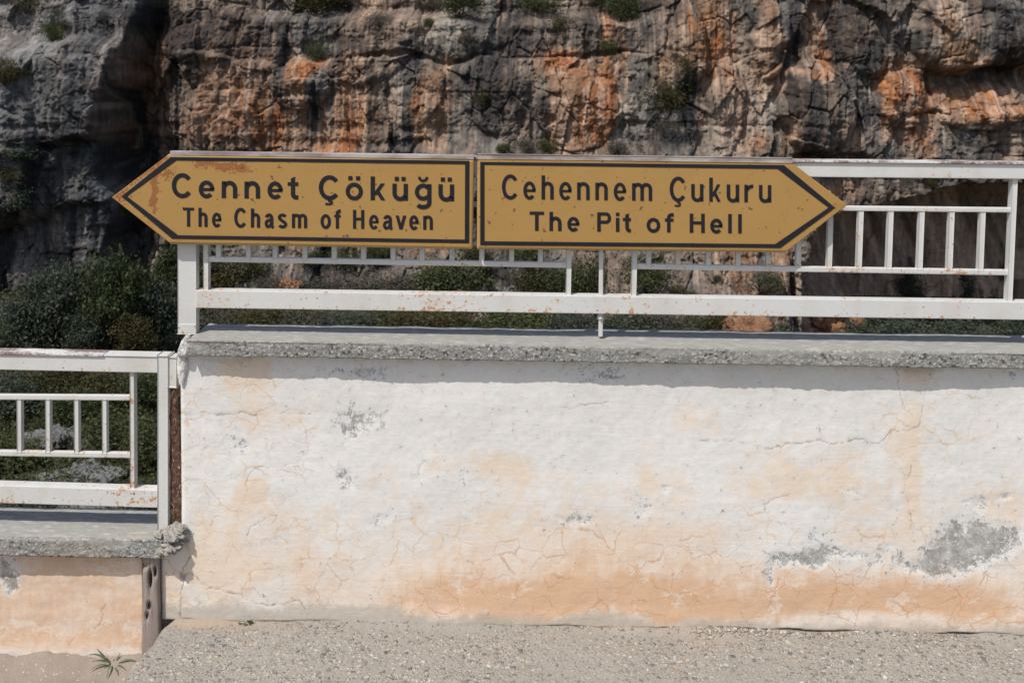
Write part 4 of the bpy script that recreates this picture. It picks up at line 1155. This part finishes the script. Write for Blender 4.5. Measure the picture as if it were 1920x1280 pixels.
def plank():
    x0, x1 = P(265.5, 1130, -.03)[0], P(298, 1130, -.03)[0]
    z0, z1 = Z_SOIL - .02, ZL_UND - .003
    n, k = 90, 14
    z = np.linspace(z0, z1, n); s = np.linspace(0, 1, k)
    e = empty('wooden_board', ((x0 + x1) / 2, -.02, Z_SOIL), 'grey weathered upright board with rotten holes, between the low wall and the tall wall', 'board')
    Zg, S = np.meshgrid(z, s, indexing='ij')
    X = x0 + (x1 - x0) * S + .0035 * fbm(Zg * 9, S * 0 + 2, 3, 401) * (1 - 2 * (S < .5))
    Y = -.030 + .0016 * fbm(S * 9, Zg * 1.5, 3, 402) + .006 * (np.abs(S - .5) * 2) ** 8 - .002 * fbm(Zg * 3, S * 2, 3, 404)
    X += .004 * sstep(.3, .0, Zg - z0) * -1
    u, v = to_px(X, Y, Zg)
    for cu, cv, ru, rv in ((281, 1085, 3, 18), (279, 1136, 2.5, 7), (275, 1155, 2, 7), (290, 1072, 2.5, 10), (270, 1062, 5, 5)):
        Y += .014 * np.clip(1.4 * blob(u, v, cu, cv, ru, rv), 0, 1)
    F_ = np.stack([X, Y, Zg], -1).reshape(-1, 3); B = F_.copy(); B[:, 1] = -.002
    F = [tuple(f) for f in gridfaces(n, k)] + [tuple(x + n * k for x in f[::-1]) for f in gridfaces(n, k)]
    for i in range(n - 1):
        F.append((i * k, (i + 1) * k, (i + 1) * k + n * k, i * k + n * k)); F.append((i * k + k - 1, i * k + k - 1 + n * k, (i + 1) * k + k - 1 + n * k, (i + 1) * k + k - 1))
    F.append(tuple(range((n - 1) * k, n * k)) + tuple(range(2 * n * k - 1, 2 * n * k - k - 1, -1)))
    o = mesh('board', np.concatenate([F_, B]), F, WOOD, e, True)
    bm = bmesh.new(); bm.from_mesh(o.data); bmesh.ops.recalc_face_normals(bm, faces=bm.faces); bm.to_mesh(o.data); bm.free()
    for cu, cv, ru, rv in ((281.5, 1085, 2.6, 15), (279, 1136, 1.8, 6), (275, 1155, 1.5, 6), (290, 1071, 1.6, 8)):
        c = P(cu, cv, -.023)
        lump('rot_hole', c, (ru * M_PX, .004, rv * M_PX), HOLE, e, 2, .5, 2, int(cv))
plank()

def weed():
    c = ground_hit(212, 1252, Z_SOIL + .004)
    e = empty('weed', c, 'small green weed with narrow leaves in the soil before the low wall', 'plant')
    tips = [(160, 1231, -.005, .012, 6.5), (181, 1217, .010, .0, 6.5), (226, 1225, .02, 0, 6), (262, 1244, -.005, .01, 5.5), (166, 1259, -.03, .008, 5.5), (200, 1275, -.05, .012, 7), (223, 1270, -.045, .006, 4.5), (192, 1252, -.02, .01, 6), (240, 1262, -.03, .008, 4), (214, 1236, .01, 0, 4.5), (186, 1240, 0, .012, 4)]
    for u, v, dy, arch, w in tips:
        t = P(u, v, c[1] + dy); n = 12
        d = t - c; side = np.cross(d, [0, -.35, 1]); side /= np.linalg.norm(side)
        V = []
        for i in range(n + 1):
            s = i / n
            p = c + d * s + np.array([0, 0, 1]) * (arch * 2.2 * math.sin(math.pi * s) * .8 + .004)
            hw = w * M_PX * .34 * (math.sin(math.pi * min(1, s * .93 + .07)) ** .8) * (.35 + .65 * min(1, s * 2.2))
            V += [p - side * hw + np.array([0, 0, .35 * hw]), p, p + side * hw + np.array([0, 0, .35 * hw])]
        F = []
        for i in range(n):
            b = i * 3; F += [(b, b + 1, b + 4, b + 3), (b + 1, b + 2, b + 5, b + 4)]
        mesh('leaf', V, F, WEED, e, True)
weed()

def tuft():
    c = P(462, 1166, -.02)
    V, F = [], []
    for k in range(40):
        a = random.uniform(0, 6.28); l = random.uniform(.006, .022); b = len(V)
        p = c + np.array([random.uniform(-.025, .025), random.uniform(-.012, .004), random.uniform(-.006, .002)]); q = p + np.array([math.cos(a) * l * .7, -abs(math.sin(a)) * l * .5, l * .6])
        s = np.array([.0022, 0, .001])
        V += [p - s, p + s, q + s * .6, q - s * .6]; F.append((b, b + 1, b + 2, b + 3))
    tag(mesh('grass_tuft', V, F, WEED), 'tiny green tuft growing in the crack at the foot of the tall wall', 'plant')
tuft()

# ---- pebbles set in the slab and loose grit along the wall foot
def pebbles():
    v1, f1 = ico(1); v2, f2 = ico(2)
    pal = np.array([(.10, .105, .11), (.17, .165, .16), (.30, .27, .23), (.40, .35, .29), (.47, .40, .33), (.50, .38, .30), (.54, .50, .44), (.62, .59, .54), (.36, .22, .16), (.24, .25, .24)])
    wt = np.array([.05, .10, .20, .22, .16, .07, .09, .05, .03, .05]); wt = wt / wt.sum()
    Vs, Fs, Ts = [], [], []; b = 0
    spots = []
    for k in range(15000):
        x = RNG.uniform(X_EDGE + .02, 2.1); y = -RNG.random() ** 1.25 * 1.15 - .03
        if fbm(np.array(x * 2.6), np.array(y * 3.5), 4, 47) > .28 and RNG.random() < .8: continue
        if y > -.075 and RNG.random() < .75: continue
        r = .0019 + .0056 * RNG.random() ** 3.0 + .004 * (RNG.random() < .025)
        spots.append((x, y, float(slab_z(np.array(x), np.array(y))) - .15 * r - .0035, r))
    for u0, u1, n, rr in ((1300, 1480, 300, .0056), (1480, 1830, 300, .0052), (560, 640, 30, .005), (640, 980, 60, .004), (980, 1300, 70, .0042), (440, 620, 40, .003), (1780, 1920, 30, .004)):
        for k in range(n):
            u = RNG.uniform(u0, u1); y = -.004 - abs(RNG.normal()) * .020
            x = P(u, 1180, y)[0]; r = rr * (.5 + .9 * RNG.random() ** 1.5)
            spots.append((x, y, float(slab_z(np.array(x), np.array(y))) + r * .25 - .0035, r))
    for x, y, z, r in spots:
        big = r > .0055
        v, f = (v2, f2) if big else (v1, f1)
        a = RNG.uniform(0, 6.28); ca, sa = math.cos(a), math.sin(a)
        w = v * (1 + RNG.uniform(-.14, .14, (len(v), 1))) * np.array([r * RNG.uniform(.9, 1.5), r * RNG.uniform(.6, 1), r * RNG.uniform(.35, .6)])
        w = np.stack([w[:, 0] * ca - w[:, 1] * sa + x, w[:, 0] * sa + w[:, 1] * ca + y, w[:, 2] + z + .0035], -1)
        Vs.append(w); Fs.append(f + b); b += len(v)
        Ts.append(np.repeat([pal[RNG.choice(10, p=wt)] * RNG.uniform(.55, .85)], len(v), 0))
    tag(mesh('pebbles', np.concatenate(Vs), np.concatenate(Fs), PEBBLE, smooth=True, attrs={'tint': np.concatenate(Ts)}),
        'mixed grey and tan pebbles bedded in the concrete pavement at the wall foot', 'pebbles', kind='stuff')
pebbles()

# ================================================================== PLANTS IN THE CHASM
def leaf_cloud(n_clump, per, size, shape, seed, spread=.16, lop=0.0):
    """leaf-sized quads in clumps through a crown of unit height (z 0..1) and unit width"""
    g = np.random.default_rng(seed)
    C = []
    while len(C) < n_clump:
        p = g.uniform(-1, 1, 3); d = np.linalg.norm(p)
        if d < 1 and g.random() < .25 + .75 * d: C.append(p)
    C = np.array(C)
    if shape == 'tree': C = C * np.array([.46, .46, .40]) + np.array([0, 0, .58])
    elif shape == 'cone':
        C = C * np.array([.5, .5, .46]) + np.array([0, 0, .54]); k = np.clip(1.15 - .75 * C[:, 2], .3, 1); C[:, :2] *= k[:, None]
    else: C = C * np.array([.46, .46, .36]) + np.array([0, 0, .42])
    C[:, :2] += lop * (C[:, 2:3] - .4) * g.uniform(-1, 1, (1, 2))
    C[:, 2] = np.maximum(C[:, 2], .05)
    cs = g.uniform(.55, 1.25, n_clump)
    P_ = np.repeat(C, per, 0) + g.normal(0, 1, (n_clump * per, 3)) * spread * np.repeat(cs, per)[:, None] * np.array([.5, .5, .42])
    P_[:, 2] = np.maximum(P_[:, 2], .01)
    n = len(P_)
    a = g.normal(0, 1, (n, 3)); a /= np.linalg.norm(a, axis=1)[:, None]
    b = np.cross(a, g.normal(0, 1, (n, 3))); b /= np.linalg.norm(b, axis=1)[:, None]
    s = size * g.uniform(.6, 1.4, (n, 1))
    V = np.stack([P_ - a * s, P_ + b * s * .45, P_ + a * s, P_ - b * s * .45], 1).reshape(-1, 3)
    F = np.arange(4 * n).reshape(n, 4)
    tone = np.clip(np.repeat(g.uniform(.1, .9, n_clump), per) + g.normal(0, .08, n), 0, 1)
    return V, F, tone, C

def limbs(C, seed, n_limb, r0, fork):
    g = np.random.default_rng(seed); V, F = [], []
    def tube(path, radii, k=6):
        b = len(V); path = np.array(path)
        for i, p in enumerate(path):
            d = path[min(i + 1, len(path) - 1)] - path[max(i - 1, 0)]; d = d / (np.linalg.norm(d) + 1e-9)
            e1 = np.cross(d, [.3, .9, .1]); e1 /= np.linalg.norm(e1); e2 = np.cross(d, e1)
            for j in range(k):
                a = 2 * math.pi * j / k; V.append(p + (e1 * math.cos(a) + e2 * math.sin(a)) * radii[i])
        for i in range(len(path) - 1):
            for j in range(k): F.append((b + i * k + j, b + i * k + (j + 1) % k, b + (i + 1) * k + (j + 1) % k, b + (i + 1) * k + j))
    top = np.array([g.normal(0, .03), g.normal(0, .03), fork])
    if fork > .1: tube([(0, 0, -.06), (g.normal(0, .02), g.normal(0, .02), fork * .5), top], [r0 * 1.25, r0, r0 * .8])
    else: top = np.array([0, 0, -.03])
    for c in C[g.choice(len(C), n_limb, replace=False)]:
        m = top * .5 + c * .5 + g.normal(0, .035, 3); tube([top, m, c], [r0 * .55, r0 * .32, r0 * .1], 5)
    return V, F

PROTO = {}
def proto(key, leafmat, shape, n_clump, per, size, seed, fork, r0, n_limb, spread=.16, lop=.2):
    V, F, tone, C = leaf_cloud(n_clump, per, size, shape, seed, spread, lop)
    me = bpy.data.meshes.new(key); n = len(F)
    me.vertices.add(len(V)); me.vertices.foreach_set('co', V.ravel())
    me.loops.add(4 * n); me.loops.foreach_set('vertex_index', F.ravel().astype(np.int32))
    me.polygons.add(n); me.polygons.foreach_set('loop_start', np.arange(0, 4 * n, 4, dtype=np.int32)); me.update(calc_edges=True)
    at = me.attributes.new('leaf', 'FLOAT', 'FACE'); at.data.foreach_set('value', tone)
    me.materials.append(leafmat)
    W, G = limbs(C, seed + 1, n_limb, r0, fork)
    mb = bpy.data.meshes.new(key + '_wood'); mb.from_pydata([tuple(p) for p in W], [], G); mb.materials.append(BARK)
    PROTO[key] = (me, mb)
proto('blue_tree', LEAF_BLUE, 'tree', 120, 50, .029, 501, .22, .028, 12)
proto('blue_tree_b', LEAF_BLUE, 'cone', 110, 50, .030, 503, .18, .026, 12)
proto('green_tree', LEAF_GREEN, 'tree', 124, 50, .029, 505, .20, .03, 12)
proto('green_tree_b', LEAF_GREEN, 'cone', 112, 50, .030, 507, .18, .028, 12)
proto('olive_tree', LEAF_OLIVE, 'tree', 84, 58, .026, 509, .2, .026, 12)
proto('green_shrub', LEAF_GREEN, 'shrub', 60, 54, .032, 511, .0, .02, 12, .26)
proto('green_shrub_b', LEAF_GREEN, 'shrub', 44, 56, .034, 513, .0, .02, 10, .30, .6)
proto('blue_shrub', LEAF_BLUE, 'shrub', 60, 52, .032, 515, .0, .02, 12, .26)
proto('olive_shrub', LEAF_OLIVE, 'shrub', 54, 52, .032, 517, .0, .02, 12, .28, .4)
proto('grey_shrub', LEAF_GREY, 'shrub', 50, 44, .030, 519, .0, .024, 16, .28, .5)
proto('bare_shrub', LEAF_GREY, 'shrub', 30, 14, .032, 521, .0, .03, 22, .30, .7)

def plant(kind, key, u, v, w, h, label, cat, group=None, y0=14.0, lift=0.0):
    p = hit(u, v, y0)
    d = -(ROTN.T @ (p - CP))[2]; sc = d / FPX
    e = empty(kind, p + np.array([0, 0, lift]), label, cat, group)
    e.rotation_euler = (0, 0, random.uniform(0, 6.28))
    e.scale = (w * sc, w * sc, h * sc)
    a, b = PROTO[key]
    leaf, wood = ('crown', 'trunk') if kind == 'tree' else ('foliage', 'stem')
    for nm, me in ((leaf, a), (wood, b)):
        o = bpy.data.objects.new(nm, me); COL.objects.link(o); o.parent = e
    return e

TREES = [  # u, foot v, width, height, kind, label
    (112, 672, 130, 178, 'blue_tree', 'blue-green tree above the lower railing, directly under the dark rock crevice'),
    (212, 676, 130, 196, 'green_tree', 'tallest tree above the lower railing, rounded olive-green crown'),
    (292, 668, 110, 150, 'blue_tree_b', 'blue-green bushy tree just left of the tall white railing post'),
    (312, 610, 84, 150, 'green_tree_b', 'yellow-green tree under the arrow tip of the left sign, half behind the post'),
    (48, 684, 110, 130, 'blue_tree_b', 'blue-green tree near the left picture edge above the lower railing'),
    (162, 690, 84, 110, 'blue_tree', 'short blue-green tree between the two largest trees above the lower railing'),
    (254, 690, 90, 104, 'olive_tree', 'short olive tree right of the tallest tree above the lower railing'),
    (6, 690, 90, 84, 'olive_tree', 'low olive tree at the left picture edge above the lower railing'),
]
for u, v, w, h, key, lab in TREES: plant('tree', key, u, v, w, h, lab, 'tree', 'trees below the dark cliff')

SHRUBS = [
    # seen through the lower railing
    (20, 776, 130, 90, 'blue_shrub', 'blue-green shrub behind the leftmost baluster of the lower railing'),
    (110, 742, 130, 80, 'olive_shrub', 'brownish shrub just under the top rail of the lower railing'),
    (205, 765, 120, 90, 'olive_shrub', 'olive shrub under the top rail, left of the long upright of the lower railing'),
    (285, 770, 100, 90, 'green_shrub', 'dark green shrub between the long upright and the split post'),
    (135, 800, 100, 80, 'green_shrub', 'bright green shrub behind the pale boulder'),
    (215, 850, 130, 96, 'green_shrub_b', 'green shrub right of the pale boulder, behind the balusters'),
    (290, 880, 110, 110, 'green_shrub', 'leafy green shrub filling the gap beside the split post'),
    (15, 890, 130, 80, 'green_shrub', 'dark green shrub at the left picture edge under the lower ladder rail'),
    (100, 940, 120, 60, 'green_shrub_b', 'dark green shrub under the rock slabs below the boulder'),
    (270, 965, 110, 90, 'green_shrub_b', 'green shrub just above the lower coping beside the post foot'),
    (30, 985, 130, 70, 'blue_shrub', 'dark shrub low at the left edge above the lower coping'),
    (160, 1000, 110, 50, 'blue_shrub', 'dark shrub just above the middle of the lower coping'),
    # talus behind the upper railing
    (420, 560, 90, 92, 'olive_shrub', 'olive shrub beside the tall railing post, under the left sign'),
    (378, 540, 50, 90, 'green_shrub', 'dark green shrub close against the right side of the tall railing post'),
    (475, 520, 44, 50, 'green_shrub_b', 'small dark shrub under the name on the left sign, second gap of the ladder'),
    (510, 552, 60, 40, 'grey_shrub', 'low grey scrub left of the orange rock under the left sign'),
    (582, 498, 36, 34, 'green_shrub_b', 'small green shrub in the ladder gap under the left sign\'s second line'),
    (655, 500, 60, 40, 'green_shrub_b', 'green scrub in the ladder under the middle of the left sign'),
    (705, 492, 44, 40, 'green_shrub', 'bushy green shrub under the letter H of the left sign'),
    (600, 555, 90, 44, 'grey_shrub', 'grey scrub above the bottom rail, right of the orange rock'),
    (690, 556, 110, 46, 'grey_shrub', 'wide grey scrub above the bottom rail under the left sign'),
    (765, 556, 90, 44, 'grey_shrub', 'grey scrub left of the big dark bush'),
    (850, 566, 110, 86, 'green_shrub', 'big dark green bush under the gap between the two signs'),
    (895, 492, 50, 40, 'olive_shrub', 'olive shrub in the ladder right under the gap between the signs'),
    (985, 490, 54, 44, 'green_shrub_b', 'green shrub in the ladder below the right sign\'s left end'),
    (1005, 566, 70, 80, 'olive_shrub', 'shrub on the grey slope left of the short upright'),
    (1050, 566, 70, 74, 'green_shrub', 'dark bush directly left of the upright by the thin centre post'),
    (1098, 566, 56, 96, 'green_shrub_b', 'dark narrow bush between the upright and the thin centre post'),
    (1215, 562, 70, 90, 'green_shrub', 'dark bush right of the upright on the right side of the centre post'),
    (1268, 560, 30, 30, 'olive_shrub', 'small yellow-green bush on the smooth grey rock'),
    (1290, 562, 26, 20, 'green_shrub', 'tiny green bush beside the yellow-green one on the grey rock'),
    (1345, 528, 12, 14, 'green_shrub', 'tiny dark plant alone on the smooth grey rock'),
    (1425, 548, 70, 52, 'bare_shrub', 'dry shrub with pale bare branches beside the orange rock'),
    (1442, 546, 40, 36, 'green_shrub_b', 'green shrub behind the bare pale branches'),
    # strip between the bottom rail and the coping
    (405, 628, 90, 50, 'grey_shrub', 'grey-brown scrub under the bottom rail beside the tall post'),
    (495, 630, 100, 50, 'olive_shrub', 'olive scrub above the coping under the left part of the bottom rail'),
    (580, 632, 100, 48, 'grey_shrub', 'grey-green scrub above the coping under the bottom rail'),
    (665, 633, 100, 46, 'blue_shrub', 'darker green scrub above the coping under the bottom rail'),
    (750, 634, 110, 48, 'olive_shrub', 'yellow-tinged scrub above the coping, left of the sign gap'),
    (840, 634, 100, 46, 'olive_shrub', 'dark olive scrub above the coping, below the big dark bush'),
    (915, 634, 90, 44, 'green_shrub_b', 'green scrub above the coping just right of the sign gap'),
    (990, 634, 110, 46, 'green_shrub', 'fresh green scrub above the coping left of the centre post'),
    (1080, 636, 80, 50, 'blue_shrub', 'dark scrub above the coping beside the centre post foot'),
    (1180, 636, 100, 50, 'blue_shrub', 'dark scrub above the coping right of the centre post foot'),
    (1255, 636, 90, 50, 'grey_shrub', 'grey-olive scrub above the coping, third from the centre post'),
    (1310, 628, 50, 40, 'green_shrub_b', 'green scrub beside grey stones above the coping'),
    (1350, 628, 50, 44, 'olive_shrub', 'small scrub left of the orange boulder above the coping'),
    # in the cave
    (1705, 562, 40, 64, 'blue_shrub', 'dark plant hanging on the cave wall under the third ladder gap from the right'),
    (1810, 562, 30, 60, 'blue_shrub', 'dark narrow plant on the cave wall left of the last upright'),
    (1600, 640, 50, 40, 'blue_shrub', 'dark scrub right of the orange rubble in the cave'),
    (1690, 645, 110, 50, 'blue_shrub', 'wide dark scrub on the cave floor above the coping'),
    (1800, 645, 80, 46, 'blue_shrub', 'dark scrub on the cave floor near the right end'),
    (1900, 645, 70, 46, 'blue_shrub', 'dark scrub on the cave floor at the right picture edge'),
    # on the cliff
    (590, 22, 110, 60, 'olive_shrub', 'olive bush on the cliff top at the upper left of the picture centre'),
    (640, 12, 70, 40, 'green_shrub', 'small green bush right of the olive bush on the cliff top'),
    (866, 34, 74, 66, 'green_shrub', 'dark green bush at the top edge above the gap between the signs'),
    (810, 20, 60, 40, 'grey_shrub', 'grey scrub left of the dark bush at the top edge'),
    (1010, 22, 90, 44, 'green_shrub_b', 'dark bush at the top edge above the word on the right sign'),
    (1165, 40, 60, 70, 'green_shrub', 'dark green bush above the orange stripe at the top edge'),
    (1120, 10, 60, 40, 'olive_shrub', 'small bush on the top edge left of the orange stripe'),
    (1140, 104, 34, 36, 'green_shrub', 'green bush in the orange cleft of the cliff'),
    (1245, 210, 80, 70, 'olive_shrub', 'brown-green scrub on the cliff right of the orange arch'),
    (1290, 140, 36, 50, 'olive_shrub', 'olive scrub on the orange ridge of the cliff'),
    (1297, 175, 26, 24, 'green_shrub', 'small green bush beside the dark cleft in the cliff'),
    (1250, 255, 50, 40, 'grey_shrub', 'grey scrub low on the cliff above the right sign'),
    (1160, 290, 50, 36, 'grey_shrub', 'grey scrub just over the right sign, above its first word'),
    (1025, 285, 40, 30, 'green_shrub_b', 'grey-green bush just over the right sign near its left end'),
    (985, 286, 50, 34, 'grey_shrub', 'grey bush just over the sign gap, to the right'),
    (945, 288, 30, 24, 'green_shrub', 'small green bush just over the left end of the right sign'),
    (905, 195, 44, 34, 'olive_shrub', 'olive tuft on the grey rock above the sign gap'),
    (590, 112, 34, 40, 'green_shrub_b', 'green tuft above the orange overhang over the left sign'),
    (880, 84, 40, 36, 'grey_shrub', 'grey scrub on the pale upper ledge of the cliff'),
    (805, 52, 22, 22, 'green_shrub', 'small green tuft on the pale upper rock'),
    (710, 50, 50, 30, 'grey_shrub', 'grey scrub under the top ledge left of the middle'),
    (1050, 60, 50, 34, 'olive_shrub', 'olive scrub above the strong orange patch'),
    (1740, 130, 40, 40, 'grey_shrub', 'grey-brown scrub in the joint left of the big overhang'),
    (1620, 18, 40, 28, 'green_shrub_b', 'dark tuft at the top edge above the orange and grey streaks'),
    (1745, 352, 30, 24, 'olive_shrub', 'small tuft on the cave roof just under the right top rail'),
    (1700, 350, 30, 30, 'grey_shrub', 'dry tuft under the right top rail, left of the cave roof tuft'),
    (8, 160, 50, 60, 'olive_shrub', 'olive scrub on the left buttress at the picture edge'),
    (45, 148, 40, 26, 'green_shrub', 'green tuft on the left buttress beside the edge scrub'),
    (100, 78, 40, 44, 'green_shrub_b', 'green tuft high on the left buttress'),
    (126, 55, 34, 20, 'olive_shrub', 'small olive tuft at the joint high on the left buttress'),
    (50, 25, 60, 40, 'olive_shrub', 'scrub at the top of the left buttress'),
    (110, 28, 40, 26, 'grey_shrub', 'grey tuft at the top of the left buttress, right of the scrub'),
    (35, 300, 60, 40, 'blue_shrub', 'dark tuft half way down the left buttress'),
    (30, 390, 70, 60, 'blue_shrub', 'dark scrub on the lower left buttress'),
    (20, 345, 50, 40, 'olive_shrub', 'olive scrub between the two dark tufts of the left buttress'),
]
for u, v, w, h, key, lab in SHRUBS: plant('shrub', key, u, v, w * (1.25 if 480 < v < 650 and u > 380 else 1), h * (1.25 if 600 < v < 650 else 1.1 if 480 < v < 600 else 1), lab, 'shrub', 'shrubs on the rocks')

BOULD = [(100, 824, 84, 52, BOULDER, 'pale grey boulder seen through the lower railing balusters'), (165, 898, 110, 38, BOULDER, 'grey tilted rock slab below the pale boulder'),
         (110, 905, 80, 30, BOULDER, 'dark grey rock left of the tilted slab'), (190, 932, 56, 40, BOULDER, 'grey rock right of the tilted slab'), (150, 958, 130, 30, BOULDER, 'long grey rock just over the lower coping'),
         (1402, 618, 66, 52, BOULDER_O, 'orange boulder above the coping by the cave entrance'), (1555, 622, 90, 60, BOULDER_O, 'heap of orange rubble inside the cave entrance'), (1290, 630, 56, 26, BOULDER, 'grey stone above the coping right of the centre post'),
         (1335, 634, 44, 22, BOULDER, 'small grey stone left of the orange boulder'), (1035, 626, 50, 30, BOULDER, 'grey stone above the coping left of the centre post'), (955, 555, 60, 26, BOULDER, 'pale stone above the bottom rail right of the big dark bush'),
         (470, 545, 70, 26, BOULDER, 'pale stones above the bottom rail near the tall post'), (545, 540, 30, 30, BOULDER_O, 'small orange rock above the bottom rail under the left sign')]
for i, (u, v, w, h, m, lab) in enumerate(BOULD):
    p = hit(u, v + h * .25); d = -(ROTN.T @ (p - CP))[2]; s = d / FPX
    tag(lump('boulder', p + np.array([0, .1, h * s * .15]), (w * s * .5, w * s * .45, h * s * .52), m, None, 5, .42, 1.7, 600 + i, .75), lab, 'rock', 'boulders in the chasm')

def undergrowth():
    g = np.random.default_rng(77)
    V, tone = [], []
    def add(n, x0, x1, y0, y1, thr):
        x = g.uniform(x0, x1, n); y = g.uniform(y0, y1, n)
        k = fbm(x * .35, y * .35, 4, 701) > thr; x, y = x[k], y[k]
        z = terrain_z(x, y)
        per = 16
        c = np.repeat(np.stack([x, y, z], -1), per, 0) + g.normal(0, 1, (len(x) * per, 3)) * np.array([.22, .22, .15]) + np.array([0, 0, .14])
        a = g.normal(0, 1, c.shape); a /= np.linalg.norm(a, axis=1)[:, None]; b = np.cross(a, g.normal(0, 1, c.shape)); b /= np.linalg.norm(b, axis=1)[:, None]
        s = g.uniform(.035, .085, (len(c), 1))
        V.append(np.stack([c - a * s, c + b * s * .5, c + a * s, c - b * s * .5], 1).reshape(-1, 3)); tone.append(np.clip(np.repeat(g.uniform(0, .9, len(x)), per) + g.normal(0, .15, len(c)), 0, 1))
    add(3400, -18, -5, 22, 44, -.55)
    add(2600, -34, -18, 24, 46, -.5)
    add(450, -12, 9, 30, 43, -.05)
    add(500, 9, 24, 34, 46, .15)
    V = np.concatenate(V); F = np.arange(len(V)).reshape(-1, 4)
    tag(mesh('undergrowth', V, F, LEAF_GREEN, fattrs={'leaf': np.concatenate(tone)}), 'low dark green undergrowth covering the chasm slope behind the walls', 'undergrowth', kind='stuff')
undergrowth()
